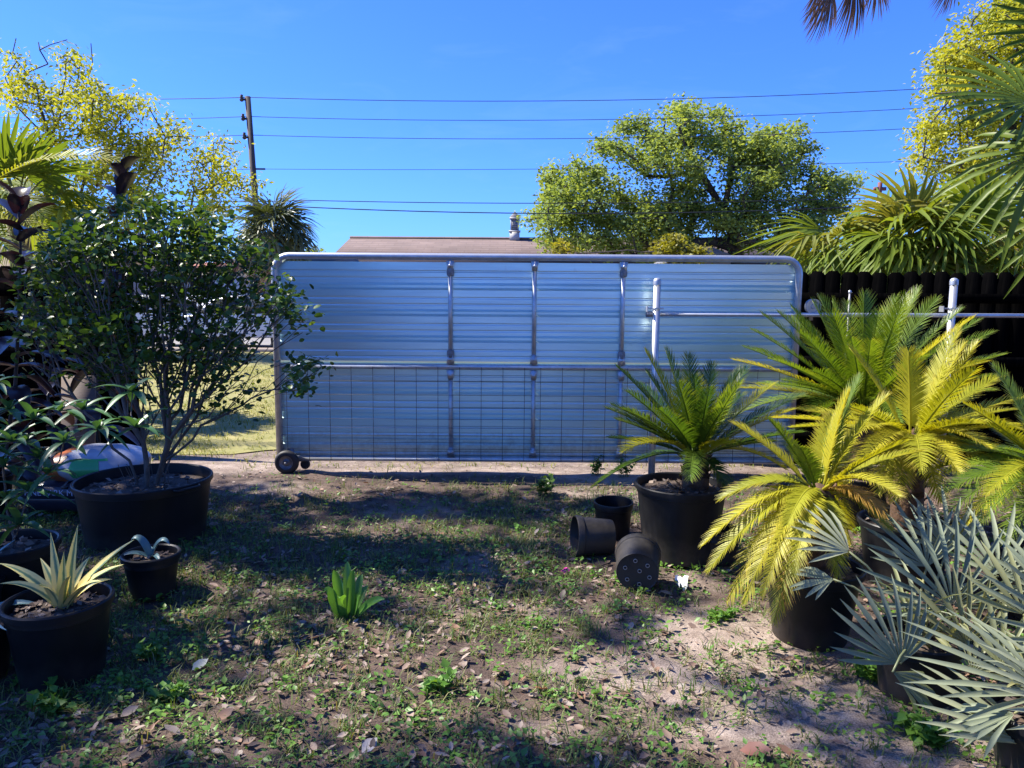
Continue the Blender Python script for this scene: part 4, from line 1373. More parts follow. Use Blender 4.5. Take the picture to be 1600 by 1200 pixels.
# dead, shredded fans hanging from the crown's far reach
for (px, py, Y, ax, s, k, L2) in [(1300, -20, 4.3, (-.25, 0, -1), .5, 3, 0), (1335, -45, 4.4, (.1, 0, -1), .62, 4, 0), (1290, -40, 4.4, (-.1, .1, -1), .5, 4, 0), (1365, -40, 4.5, (.3, 0, -1), .45, 3, 0), (1490, -40, 4.5, (-.2, 0, -1), .4, 3, 0)]:
    h = AT(px, py, Y)
    me = fan_mesh('leaf', 30, 60 if k == 3 else 45, .55, .012, M['deadpalm'], .8, .35, .2, seed=50 + int(px))
    put_leaf(me, t, h, ax, (0, -1, .2), 'dead_leaf', s)
    petiole(t, c_, h, .012, M['deadpalm'], .35)

# ------------------------------------------------------------------ overhead oak: shades the left and front of the yard, stands left of the frame
LIT = [(740, 880, .22, .12), (690, 945, .22, .12), (860, 955, .3, .12), (345, 1125, .16, .08), (640, 760, .5, .14), (900, 765, .45, .16), (480, 775, .22, .1), (820, 1050, .28, .14), (1130, 985, .3, .16),
       (960, 1090, .3, .12), (600, 905, .2, .06), (1000, 1150, .22, .1), (1180, 1180, .16, .08), (560, 830, .2, .07), (440, 1080, .12, .06), (200, 1190, .12, .06), (950, 900, .35, .16), (1180, 1060, .14, .09), (760, 830, .3, .08), (1050, 1020, .25, .1),
       (650, 1010, .14, .07), (430, 850, .2, .06), (650, 830, .3, .2), (720, 920, .25, .1), (780, 980, .2, .1), (300, 960, .16, .06), (500, 1000, .22, .08), (600, 1060, .2, .08), (400, 930, .14, .05), (760, 1010, .25, .08), (560, 1150, .2, .07), (370, 815, .14, .06), (700, 1130, .12, .06)]
LITG = [(G(a, b), c, d) for a, b, c, d in LIT]


def shade_p(x, y):
    p = 1.0
    edge = 1.05 + .35 * (fbm(np.array([x * 1.2]), np.array([y * 1.2]), 77)[0] - .5)
    if x > edge:
        p = .02 if (y > 3.05 or x > 1.5) else .8
    elif x > .2:
        p = .6
    if y > 5.5:
        p *= max(0, 1 - (y - 5.5) / .7)
    for g, rx, ry in LITG:
        if ((x - g.x) / (rx + .12)) ** 2 + ((y - g.y) / (ry + .13)) ** 2 < 1.0:
            p = 0
    return p


sh = np.array(SUN)
cen = []
tries = 0
while len(cen) < 570 and tries < 40000:
    tries += 1
    x, y = rng.uniform(-4.6, 2.3), rng.uniform(.3, 6.3)
    if len(cen) >= 500:
        x, y = rng.uniform(-5, 4), rng.uniform(-7, .6)
    elif rng.uniform() > shade_p(x, y): continue
    z = rng.uniform(7.2, 9.6)
    k = z / sh[2]
    p = np.array([x, y, 0]) + sh * k
    if (p[2] - 1.6) / max(p[1], .1) < .43: continue
    cen.append(tuple(p))
tb_ = Vector((-12.5, 5.5, 0))
tt = thing('shade_oak', 'big oak standing left of the yard whose limbs reach over it', 'tree', tb_)
tg = sorted(cen, key=lambda c: (Vector(c) - Vector((-11.8, 5.5, 6.5))).length)
nodes = [tuple(tb_), (-12.4, 5.5, 2), (-12.2, 5.4, 4), (-11.9, 5.4, 6.0), (-11.2, 5.3, 7.2)]
P, pr, tips = grow(nodes, [0, 0, 1, 2, 3], tg, .1, .6, .12)
r = radii(P, pr, .010, 2.3, .35)
mb = MB(); branches(mb, P, pr, r, 6); build('trunk', mb, M['bark'], tt, 'all')
mb = MB(); leaf_cloud(mb, cen, 26, (.13, .13, .10), .13, KITE_V * np.array([1.3, 1, 1]), KITE_F, .1)
tag(build('crown', mb, M['canopy'], tt), kind='stuff')


# ------------------------------------------------------------------ cycads
def cycad(label, px, py, Y, tips, m, potspec, trunk_h, nfill, fl, seed, potm='pot', yellow=.0, Lm=.12, group='cycads in black tubs', arch=.16, brown=0, w=.0085, pxbase=None, fill_e=(-25, 70), nl=78):
    rr = random.Random(seed)
    c = AT(px, py, Y)
    t = thing('potted_cycad', label, 'cycad', (c.x, Y, 0), group)
    rt, rb_, h = potspec
    pcx = AT(pxbase, py, Y).x if pxbase else c.x
    make_pot(t, (pcx, Y, 0), rt, rb_, h, M[potm], .05, 70)
    # scaly trunk
    mb = MB()
    z0 = h - .06
    mb.lathe([(.06, z0), (.085, z0 + .04), (.08, (z0 + c.z) / 2), (.07, c.z - .03), (.03, c.z + .02), (.001, c.z + .03)], 14, (c.x, Y, 0))
    n = int(60 * max(.3, (c.z - z0) / .3))
    zz = rng.uniform(z0, c.z, n); a = rng.uniform(0, 6.28, n)
    pos = np.stack([c.x + .075 * np.cos(a), Y + .075 * np.sin(a), zz], 1)
    inst(mb, KITE_V * np.array([1.2, 1, 1]), KITE_F, pos, a - math.pi / 2, rng.uniform(.04, .09, n), rng.uniform(.5, 1.2, n))
    build('trunk', mb, M['cycadtrunk'], t)
    allt = []
    for tp in tips:
        p2 = AT(tp[0], tp[1], Y + tp[2])
        allt.append((p2, tp[3] if len(tp) > 3 else None))
    for i in range(nfill):
        az = i * 2.39996 + rr.uniform(-.25, .25)
        e = R(fill_e[1] + (fill_e[0] - fill_e[1]) * (i + .5) / nfill)
        l = fl * rr.uniform(.85, 1.1)
        allt.append((c + Vector((math.cos(az) * math.cos(e), math.sin(az) * math.cos(e), math.sin(e))) * l, None))
    for p2, key in allt:
        d = p2 - c
        ar = arch * d.length * (1.6 if d.z < .1 else .5)
        p1 = c + d * .45 + Vector((0, 0, ar))
        p0 = c + Vector((d.x, d.y, 0)).normalized() * .03
        mm = M[key] if key else (M['cyc_yellow'] if rr.random() < yellow else M[m])
        obj('frond', frond_mesh('frond', p0, p1, p2, nl, Lm * rr.uniform(.9, 1.1), w, mm, .32 if mm is not M['cyc_brown'] else .1, c, rr.uniform(-.25, .25), 1.3), t, c - wloc(t))
    return t


cycad('large full crowned green cycad in front of the black fence', 1348, 640, 5.2,
      [(1173, 514, .1), (1162, 542, -.1), (1145, 562, -.2, 'cyc_yellow'), (1236, 479, .25), (1281, 465, .3), (1322, 473, .4), (1350, 459, .1), (1434, 452, .1), (1463, 466, .3), (1502, 484, -.1), (1551, 519, .1),
       (1570, 554, 0), (1572, 585, -.2), (1554, 610, -.3), (1264, 641, -.4), (1159, 606, -.2, 'cyc_yellow'), (1372, 489, -.3), (1215, 487, -.2), (1300, 490, -.4), (1410, 480, -.35), (1200, 560, -.5), (1480, 540, -.5), (1250, 520, -.5), (1330, 530, -.6), (1440, 560, -.6), (1270, 580, -.6), (1390, 520, .3), (1500, 600, -.4), (1220, 600, -.4), (1300, 470, .1), (1400, 465, .2), (1530, 500, .2), (1190, 490, .2)],
      'cyc_green', (.26, .2, .36), 0, 22, .9, 61, yellow=.06, Lm=.155)
cycad('dark green cycad in the tall dented tub beside the empty pots', 1088, 712, 4.5,
      [(1040, 547, .1), (1075, 555, .2), (1113, 569, .1), (1008, 548, -.1), (963, 572, 0), (980, 612, -.2), (955, 632, 0), (962, 655, -.1), (951, 684, -.05), (972, 706, -.3, 'cyc_yellow'), (1165, 577, .1), (1255, 617, -.1), (1240, 640, .1),
       (1155, 600, -.3, 'cyc_green'), (1210, 600, .2, 'cyc_yellow'), (1000, 600, .4), (1134, 760, -.2), (1150, 690, -.4), (1030, 640, -.5), (1130, 640, -.5), (1085, 590, -.3), (1210, 690, -.2), (975, 640, -.3), (1060, 600, -.35)],
      'cyc_dark', (.27, .215, .46), 0, 10, .62, 63, 'potdust', .05, .13, pxbase=1066)
cycad('upright yellow cycad between the large green cycad and the silver fans', 1425, 684, 4.1,
      [(1419, 550, -.1, 'cyc_yellow'), (1498, 513, .1, 'cyc_yellow'), (1528, 537, 0, 'cyc_yellow'), (1602, 622, -.1), (1600, 673, -.3), (1208, 653, -.1, 'cyc_yellow'), (1235, 668, -.3, 'cyc_yellow'), (1298, 700, -.5, 'cyc_yellow'), (1322, 758, -.5, 'cyc_yellow'),
       (1397, 783, -.4), (1470, 785, -.4), (1372, 772, -.45, 'cyc_yellow'), (1560, 745, -.45, 'cyc_yellow'), (1545, 700, -.5, 'cyc_yellow'), (1250, 640, .3), (1460, 600, .4), (1590, 640, .3), (1330, 640, .2), (1350, 720, -.5, 'cyc_yellow'), (1500, 740, -.5), (1440, 740, -.6), (1560, 590, .2), (1520, 660, -.45, 'cyc_yellow')],
      'cyc_yellow', (.24, .19, .36), 0, 9, .62, 65, yellow=.5, Lm=.125, arch=.14)
cycad('drooping golden cycad in the front tub with fronds hanging to the ground', 1277, 764, 3.4,
      [(1201, 655, -.15, 'cyc_green'), (1250, 700, -.2, 'cyc_green'), (1328, 612, 0, 'cyc_yellow'), (1345, 588, .05, 'cyc_green'), (1127, 780, .1), (1099, 852, -.05), (1106, 893, -.15), (1136, 938, -.2), (1160, 942, -.3), (1190, 932, -.36), (1209, 972, -.42), (1222, 950, -.35, 'cyc_brown'),
       (1390, 826, -.25), (1383, 800, -.3, 'cyc_brown'), (1418, 690, -.2), (1440, 705, .1), (1150, 770, .3), (1240, 900, -.45), (1330, 850, .3), (1330, 690, .3), (1230, 820, -.3), (1310, 900, -.35), (1175, 850, .1), (1300, 650, .25)],
      'cyc_yellow', (.215, .165, .36), 0, 4, .5, 67, yellow=1, Lm=.105, arch=.17, nl=82)
cycad('green cycad leaning in from the right edge behind the silver fans', 1650, 742, 3.6,
      [(1474, 771, -.1), (1485, 736, .1), (1477, 804, -.2), (1484, 845, -.25), (1470, 710, .2), (1530, 822, -.4), (1544, 664, 0, 'cyc_yellow'), (1560, 700, -.35), (1540, 775, -.4), (1500, 690, .3), (1570, 850, -.35), (1600, 660, .2)],
      'cyc_green', (.24, .19, .34), 0, 12, .6, 69, yellow=.15, Lm=.115)

# ------------------------------------------------------------------ silver fan palms in pots
def silver(label, base_px, base_py, potspec, leaves, seed, stems=14, squash=1):
    g = G(base_px, base_py)
    t = thing('silver_palmetto', label, 'palm', (g.x, g.y, 0), 'silver palmettos in black pots')
    rt, rb_, h = potspec
    make_pot(t, (g.x, g.y, 0), rt, rb_, h, M['potdust'], .05, 60)
    rr = random.Random(seed)
    for i, (px, py, Y, ang, yt, sprd, L_, key, nrm, nseg) in enumerate(leaves):
        h_ = AT(px, py, Y)
        a = R(ang)
        ax = Vector((math.cos(a), yt + .38, math.sin(a)))
        me = fan_mesh('leaf', max(7, int(nseg * .62)), sprd, L_, .021, M[key], .75, .2, .35, .42, seed + i)
        put_leaf(me, t, h_, ax, nrm, 'leaf')
        o = Vector((g.x + rr.uniform(-.06, .06), g.y + rr.uniform(-.06, .06), h - .05))
        petiole(t, o, h_, .005, M['silver_y'], .05)
    for i in range(stems):
        az = rr.uniform(0, 6.28); l = rr.uniform(.25, .5)
        o = Vector((g.x + rr.uniform(-.07, .07), g.y + rr.uniform(-.07, .07), h - .05))
        e = o + Vector((math.cos(az) * l * .6, math.sin(az) * l * .6, l * .75))
        obj('frond', blade_mesh('frond', o, (o + e) / 2 + Vector((0, 0, .1)), e + Vector((0, 0, -.08)), .018, M['silver_y' if i % 2 else 'silver'], 6, .4, o), t, o - wloc(t))
    return t


N1 = (-.25, -.62, .75)
silver('blue-silver fan palm in a black pot right of the front cycad', 1428, 1085, (.165, .13, .26),
       [(1327, 862, 3.0, 150, -.1, 110, .27, 'silver', (-.1, -.6, .8), 13), (1488, 948, 2.85, 98, -.05, 200, .40, 'silver', N1, 26), (1407, 1037, 2.7, 112, -.15, 140, .33, 'silver', (-.2, -.7, .6), 22), (1509, 1004, 2.75, 100, -.2, 140, .30, 'silver_y', N1, 15),
        (1448, 885, 3.1, 105, .1, 150, .32, 'silver', N1, 18), (1302, 905, 2.95, 190, -.2, 95, .17, 'silver', (.1, -.6, .8), 12), (1395, 1050, 2.6, -35, -.3, 60, .27, 'silver', (0, -.8, .6), 12),
        (1560, 900, 3.0, 75, 0, 160, .33, 'silver', N1, 20), (1520, 1050, 2.7, 60, -.2, 150, .3, 'silver_y', N1, 16), (1480, 860, 3.3, 95, .1, 140, .3, 'silver', N1, 18)], 81, 18)
silver('pale silver fan palm cut off by the lower right corner', 1632, 1215, (.18, .14, .24),
       [(1618, 1165, 2.3, 156, -.1, 55, .43, 'silver', (-.1, -.6, .8), 12), (1640, 1085, 2.35, 160, -.1, 85, .47, 'silver', (-.15, -.6, .8), 16), (1600, 960, 2.6, 95, -.1, 150, .28, 'silver_y', N1, 15), (1565, 1040, 2.55, 70, -.1, 130, .27, 'silver_y', N1, 14),
        (1690, 1000, 2.5, 120, -.2, 150, .42, 'silver', N1, 22), (1680, 1120, 2.2, 140, -.4, 120, .35, 'silver', (.1, -.6, .8), 16), (1585, 1115, 2.3, 200, -.25, 70, .24, 'silver', (.1, -.5, .9), 12), (1640, 930, 2.8, 100, 0, 150, .3, 'silver', N1, 18)], 83, 22)
# --END-PART2--

# ------------------------------------------------------------------ big leafy shrub in the wide tub
TY = 4.78
tc_ = AT(226, 760, TY)
shrub = thing('potted_shrub', 'wide twiggy shrub with small dark rounded leaves in a broad black tub', 'shrub', (tc_.x, TY, 0))
make_pot(shrub, (tc_.x, TY, 0),   .405, .355, .40, M['pot'], .07, 160, None, 1.0, .02)
for a in (R(200), R(330)):
    hb = MB()
    q = Vector((tc_.x + .42 * math.cos(a), TY + .42 * math.sin(a), .385))
    tdir = Vector((-math.sin(a), math.cos(a), 0))
    nd_ = Vector((math.cos(a), math.sin(a), 0))
    hb.tube([q - tdir * .09, q - tdir * .07 + nd_ * .03, q + tdir * .07 + nd_ * .03, q + tdir * .09], .009, 6)
    build('handle', hb, M['pot'], shrub)
root = np.array((tc_.x + .04, TY, .28))
nodes = [root]; par = [0]
for i in range(13):
    a = i * 2.4; rr_s = .03 + .10 * math.sqrt(i / 13)
    b = root + np.array((rr_s * math.cos(a), rr_s * math.sin(a), .06))
    nodes.append(b); par.append(0)
    nodes.append(b + np.array((math.cos(a) * .05 + rng.normal(0, .02), math.sin(a) * .05 + rng.normal(0, .02), .16))); par.append(len(nodes) - 2)
# one strong limb leaning to the right
pv = 1
for p in (AT(262, 690, TY - .05), AT(300, 640, TY - .1), AT(345, 600, TY - .15), AT(395, 555, TY - .1)):
    nodes.append(np.array(p)); par.append(pv); pv = len(nodes) - 1
shb = [(235, 352, 110, 42, 0), (170, 410, 130, 55, 0), (300, 420, 90, 60, 0), (90, 440, 70, 60, .1), (60, 500, 50, 40, .1), (360, 480, 60, 60, 0), (240, 480, 110, 50, 0), (430, 470, 40, 50, -.1),
       (455, 500, 36, 26, -.2), (480, 568, 34, 14, -.2), (465, 600, 24, 22, -.2), (150, 520, 90, 40, -.1), (330, 545, 60, 40, 0), (120, 372, 50, 36, 0), (250, 325, 40, 22, 0), (330, 385, 60, 40, 0), (210, 560, 60, 30, -.1), (350, 642, 26, 8, -.1), (400, 400, 30, 40, 0)]
tg1 = blob_targets(shb, TY, .42, 900)
inner = blob_targets([(260, 560, 120, 90), (160, 545, 140, 60), (330, 600, 90, 60), (90, 500, 70, 50)], TY, .35, 480)
P, pr, tips = grow(nodes, par, tg1 + inner, .84, .12, .16)
r = radii(P, pr, .0021, 2.25, .016)
mb = MB(); branches(mb, P, pr, r, 5); build('stems', mb, M['twig'], shrub, 'all')
cl = np.array(tg1)
cen_ = np.concatenate([np.repeat(cl, 8, axis=0), np.repeat(np.array(inner), 3, axis=0)])
pos = cen_ + rng.normal(0, 1, cen_.shape) * np.array((.045, .045, .035))
ROUND_V = np.array([(0, 0, 0), (-.26, .2, .05), (-.36, .55, .07), (-.2, .88, .03), (0, 1, -.05), (.2, .88, .03), (.36, .55, .07), (.26, .2, .05), (0, .5, 0)])
ROUND_F = np.array([(8, k, (k - 1) % 8) for k in range(8)])[:, [0, 2, 1]]
n = len(pos)
yaw = rng.uniform(0, 6.28, n); sc = rng.uniform(.030, .054, n); ti = rng.normal(.2, .6, n); tr_ = rng.normal(0, .5, n)
depth = pos[:, 1] + .15 * np.abs(pos[:, 0] - tc_.x)
near = np.argsort(pos[:, 1] - sc * 8)[:300]
far = np.setdiff1d(np.arange(n), near)
fb = MB(); inst(fb, ROUND_V, ROUND_F, pos[far], yaw[far], sc[far], ti[far], tr_[far])
tag(build('foliage', fb, M['bush'], shrub), kind='stuff')
lms = []
for q in range(4):
    b = MB(); b.add(ROUND_V * np.array((1 + .1 * q, 1, 1 + q * .4)), ROUND_F)
    lms.append(b.mesh('leaf', M['bush']))
sl = wloc(shrub)
for i in near:
    o = obj('leaf', lms[i % 4], shrub, Vector(pos[i]) - sl)
    o.rotation_euler = Euler((ti[i], tr_[i], yaw[i])); s_ = float(sc[i]); o.scale = (s_, s_, s_)


# ------------------------------------------------------------------ burgundy rubber plants
def rubber(label, base, stem_pts, n, L_, w, seed, extra=()):
    rr = random.Random(seed)
    t = thing('rubber_plant', label, 'plant', base, 'burgundy rubber plants')
    make_pot(t, base, .19, .15, .30, M['pot'], .05, 30)
    pts = [Vector((base[0], base[1], .25))] + [Vector(p) for p in stem_pts]
    mb = MB(); mb.tube(pts, [.016 - .009 * i / (len(pts) - 1) for i in range(len(pts))], 7); build('stem', mb, M['darkbark'], t, 'all')
    # leaves along the upper stem
    for i in range(n):
        f = .12 + .88 * (i + .5) / n
        s = f * (len(pts) - 1); k = min(len(pts) - 2, int(s)); c = pts[k].lerp(pts[k + 1], s - k)
        az = i * 2.39996 + rr.uniform(-.3, .3)
        e = R(70 * (f ** 3) - 15 + rr.uniform(-18, 18))
        d = Vector((math.cos(az) * math.cos(e), math.sin(az) * math.cos(e), math.sin(e)))
        l = L_ * rr.uniform(.8, 1.1) * (1 if f < .93 else .75)
        p1 = c + d * l * .5 + Vector((0, 0, .05)); p2 = c + d * l + Vector((0, 0, -.05 - .1 * (1 - f)))
        obj('leaf', blade_mesh('leaf', c, p1, p2, w * rr.uniform(.9, 1.1), M['rubberleaf'], 8, .3, c), t, c - wloc(t))
    return t


for lab, bx, by, Y, pts_, n, L_, sd_ in [
    ('burgundy rubber plant standing at the left edge beside the leafy shrub', -25, 800, 5.2, [(10, 700, 0), (24, 600, 0), (30, 480, 0), (32, 380, 0), (28, 312, 0)], 34, .34, 3),
    ('burgundy rubber plant whose top leaves rise out of the leafy shrub', 160, 760, 5.98, [(150, 650, 0), (160, 500, 0), (172, 390, 0), (188, 320, 0), (192, 268, 0)], 22, .33, 5),
    ('burgundy rubber plant in the shade low behind the long leaved plant', 60, 780, 6.0, [(85, 700, 0), (75, 620, 0), (80, 560, 0), (60, 510, 0)], 20, .34, 8)]:
    c0 = AT(bx, by, Y)
    rubber(lab, (c0.x, Y, 0), [AT(px, py, Y + dy) for px, py, dy in pts_], n, L_, .145, sd_)

# ------------------------------------------------------------------ long leaved plant in pot at left
PY3 = 3.5
c0 = AT(20, 900, PY3)
lp = thing('long_leaved_plant', 'bushy plant with long narrow green leaves in a pot at the left edge', 'plant', (c0.x, PY3, 0))
make_pot(lp, (c0.x, PY3, 0), .20, .16, .40, M['pot'], .05, 50)
ros = [(14, 640, .1), (52, 655, 0), (95, 642, .05), (154, 672, -.1), (207, 612, .15), (213, 668, 0), (20, 690, -.1), (100, 690, -.15), (45, 768, -.15), (60, 715, .1), (5, 730, -.05), (130, 640, .2), (-20, 660, 0), (-10, 600, .1),
       (30, 820, -.2), (75, 740, -.1), (-30, 700, -.1), (10, 780, .0), (40, 690, .2)]
nodes = [np.array((c0.x, PY3, .33)), np.array((c0.x + .02, PY3, .42)), np.array((c0.x - .02, PY3 + .02, .55))]
P, pr, tips = grow(nodes, [0, 0, 1], [tuple(AT(a, b, PY3 + d)) for a, b, d in ros], .1, .1, .14)
r = radii(P, pr, .003, 2.2, .012)
mb = MB(); branches(mb, P, pr, r, 6); build('stems', mb, M['twig'], lp, 'all')
rr = random.Random(4)
for a, b, d in ros:
    c = AT(a, b, PY3 + d)
    k = rr.randint(7, 10)
    for i in range(k):
        az = i * 2.4 + rr.uniform(-.3, .3); e = R(62 - 95 * i / k + rr.uniform(-10, 10))
        d_ = Vector((math.cos(az) * math.cos(e), math.sin(az) * math.cos(e), math.sin(e)))
        l = rr.uniform(.13, .20) if i > 1 else .09
        obj('leaf', blade_mesh('leaf', c, c + d_ * l * .5 + Vector((0, 0, .02)), c + d_ * l + Vector((0, 0, -.04)), rr.uniform(.034, .044), M['lance'], 6, .3, c), lp, c - wloc(lp))

# ------------------------------------------------------------------ variegated agave
AYY = 2.98
c0 = AT(92, 950, AYY)
ag = thing('variegated_agave', 'cream striped agave with pointed leaves in the nearest left pot', 'agave', (c0.x, AYY, 0))
make_pot(ag, (c0.x, AYY, 0), .195, .155, .34, M['pot'], .055, 120)
ac = Vector((c0.x + .02, AYY, .31))


def agw(t): return (1.0 - .35 * t if t < .12 else .958 * (1 - ((t - .12) / .88) ** 1.9)) * (1 if t > .04 else .8)


rr = random.Random(12)
for px, py, dy, w, ar in [(122, 820, .03, .052, .0), (79, 832, .06, .050, 0), (210, 843, 0, .056, .04), (193, 882, -.08, .052, .05), (-2, 880, 0, .054, .06), (0, 912, -.12, .05, .06), (63, 872, .12, .05, .02),
                          (158, 908, -.18, .046, .05), (100, 862, -.08, .055, .0), (140, 870, .16, .05, .03), (30, 900, .16, .05, .05), (110, 900, -.2, .05, .05), (60, 915, -.18, .045, .06), (175, 905, .1, .045, .05)]:
    p2 = AT(px, py, AYY + dy); p1 = ac + (p2 - ac) * .5 + Vector((0, 0, ar))
    p0 = ac + Vector((p2.x - ac.x, p2.y - ac.y, 0)).normalized() * .02
    side = Vector((0, -1, .35)) if abs(p2.x - ac.x) < .15 else Vector((0, -.45, 1))
    obj('leaf', blade_mesh('leaf', p0, p1, p2, w, M['agave_var'], 10, .45, ac, agw, side, .012, .05), ag, ac - wloc(ag))

# small blue agave
SY = 3.86
c0 = AT(238, 900, SY)
sa = thing('small_agave', 'little blue-green agave with three arching leaves in a small pot', 'agave', (c0.x, SY, 0))
make_pot(sa, (c0.x, SY, 0), .135, .11, .225, M['pot'], .045, 30)
ac = Vector((c0.x, SY, .19))
for px, py, dy, w, ar in [(204, 846, 0, .045, .16), (265, 851, 0, .04, .15), (181, 876, -.05, .032, .07), (230, 868, .08, .035, .08), (250, 880, -.09, .03, .06)]:
    p2 = AT(px, py, SY + dy); p1 = ac + Vector(((p2.x - ac.x) * .55, (p2.y - ac.y) * .55, ar))
    obj('leaf', blade_mesh('leaf', ac, p1, p2, w, M['agave'], 10, .5, ac, lambda t: max(.05, 1 - t ** 4) * (.75 + .25 * min(1, t * 3)), (0, -.3, 1), .008), sa, ac - wloc(sa))

# pots at the extreme left edge
c0 = AT(-48, 1020, 2.95)
t = thing('potted_agave', 'blue agave whose leaf tips reach in over the lower left edge', 'agave', (c0.x, 2.95, 0))
make_pot(t, (c0.x, 2.95, 0), .16, .13, .24, M['pot'], .05, 20)
ac = Vector((c0.x, 2.95, .22))
for px, py, dy, w, ar in [(70, 947, .05, .05, .10), (-20, 900, .1, .05, .05), (-120, 880, 0, .05, .05), (-100, 960, -.15, .05, .08), (-60, 870, .0, .05, .0), (10, 985, -.2, .04, .05), (-40, 930, -.1, .04, .05)]:
    p2 = AT(px, py, 2.95 + dy); p1 = ac + (p2 - ac) * .5 + Vector((0, 0, ar))
    obj('leaf', blade_mesh('leaf', ac, p1, p2, w, M['agave'], 10, .45, ac, agw, (0, -.4, 1), .01), t, ac - wloc(t))
c0 = AT(-60, 900, 3.25)
t = thing('potted_agave', 'blue agave with an upright leaf at the left edge above the striped one', 'agave', (c0.x, 3.25, 0))
make_pot(t, (c0.x, 3.25, 0), .15, .12, .30, M['pot'], .05, 20)
ac = Vector((c0.x, 3.25, .27))
for px, py, dy, w, ar in [(24, 843, 0, .05, .02), (0, 800, .1, .05, 0), (-90, 800, .1, .05, 0), (-160, 860, 0, .05, .04)]:
    p2 = AT(px, py, 3.25 + dy); p1 = ac + (p2 - ac) * .5 + Vector((0, 0, ar))
    obj('leaf', blade_mesh('leaf', ac, p1, p2, w, M['agave'], 10, .45, ac, agw, (0, -.4, 1), .01), t, ac - wloc(t))


# ------------------------------------------------------------------ mulch sacks
def sack(name, label, c, sx, sy, sz, m, seed, yaw=0):
    t = thing(name, label, 'sack', c)
    n1, n2 = 34, 22
    V = []; F = []
    for j in range(n2 + 1):
        v = -math.pi / 2 + math.pi * j / n2
        for i in range(n1):
            u = 2 * math.pi * i / n1
            f = lambda q, e: math.copysign(abs(q) ** e, q)
            V.append((f(math.cos(v), .55) * f(math.cos(u), .5), f(math.cos(v), .55) * f(math.sin(u), .5), f(math.sin(v), .9)))
    V = np.array(V)
    nx = fbm(V[:, 0] * 2.2 + seed + V[:, 2], V[:, 1] * 2.2 + 3, seed, 4) - .5
    wr = np.abs(fbm(V[:, 0] * 5 + V[:, 2] * 4, V[:, 1] * 5 + 9, seed + 5, 3) - .5)
    k = 1 + .22 * nx - .25 * wr
    edge = np.maximum(np.abs(V[:, 0]), np.abs(V[:, 1]))
    zz = V[:, 2] * (1 - .55 * edge ** 4) * k
    V = np.stack([V[:, 0] * sx * (1 + .05 * nx), V[:, 1] * sy * (1 + .05 * nx), zz * sz + sz * .8], 1)
    ca, sa_ = math.cos(yaw), math.sin(yaw)
    V = np.stack([V[:, 0] * ca - V[:, 1] * sa_, V[:, 0] * sa_ + V[:, 1] * ca, V[:, 2]], 1) + np.array(c)
    for j in range(n2):
        for i in range(n1):
            F.append((j * n1 + i, j * n1 + (i + 1) % n1, (j + 1) * n1 + (i + 1) % n1, (j + 1) * n1 + i))
    mb = MB(); mb.add(V, F); build('sack_body', mb, m, t, 'all')
    return t, V, n1, n2


def patch(t, V, n1, n2, test, m, name, lift=.004):
    """printed area: the sack's own faces in a region, lifted a few mm"""
    cx = np.array(wloc(t)) + np.array((0, 0, (V[:, 2].max() - V[:, 2].min()) / 2))
    mb = MB(); Vo = V + (V - cx) / np.linalg.norm(V - cx, axis=1)[:, None] * lift
    F = []
    for j in range(n2):
        for i in range(n1):
            q = (j * n1 + i, j * n1 + (i + 1) % n1, (j + 1) * n1 + (i + 1) % n1, (j + 1) * n1 + i)
            c = V[list(q)].mean(0)
            if test(c): F.append(q)
    if F:
        us = sorted({i for q in F for i in q}); mp_ = {v: k for k, v in enumerate(us)}
        mb.add(Vo[us], [tuple(mp_[i] for i in q) for q in F]); build(name, mb, m, t, 'all')


BY = 5.42
c0 = AT(112, 780, BY - .1)
t1 = sack('mulch_sack', 'dark lower mulch sack with a pale lettered edge beneath the white sack', (c0.x, BY, .02), .36, .27, .14, M['bagdark'], 4)[0]
cu = bpy.data.curves.new('lettering', 'FONT'); cu.body = 'PINE BARK MULCH'; cu.size = .058; cu.align_x = 'CENTER'; cu.extrude = .0008
to = bpy.data.objects.new('lettering_source', cu); COL.objects.link(to)
me = bpy.data.meshes.new_from_object(to.evaluated_get(bpy.context.evaluated_depsgraph_get()))
bpy.data.objects.remove(to, do_unlink=True)
me.name = 'lettering'; me.materials.clear(); me.materials.append(M['letter'])
c1 = AT(92, 775, BY - .29)
bb = MB(); bb.box((c1.x + .02, BY - .27, c1.z + .018), (.62, .02, .085)); build('label_band', bb, M['bagdark'], t1)
lo_ = obj('lettering', me, t1, Vector((c1.x, BY - .282, c1.z)) - wloc(t1)); lo_.rotation_euler = (R(90), 0, 0)
c0 = AT(152, 712, BY)
t2, V_, n1, n2 = sack('mulch_sack', 'crumpled white sack with green print lying on the dark mulch sack', (c0.x, BY + .02, .24), .33, .26, .125, M['bagwhite'], 11, .12)
gx = AT(146, 712, BY - .2)
patch(t2, V_, n1, n2, lambda c: abs(c[0] - gx.x) < .06 and c[1] < BY - .02 and .28 < c[2] < .42, M['baggreen'], 'green_print')
gx2 = AT(92, 735, BY - .2)
patch(t2, V_, n1, n2, lambda c: c[0] < gx2.x + .05 and c[1] < BY + .1, M['bagorange'], 'orange_print')


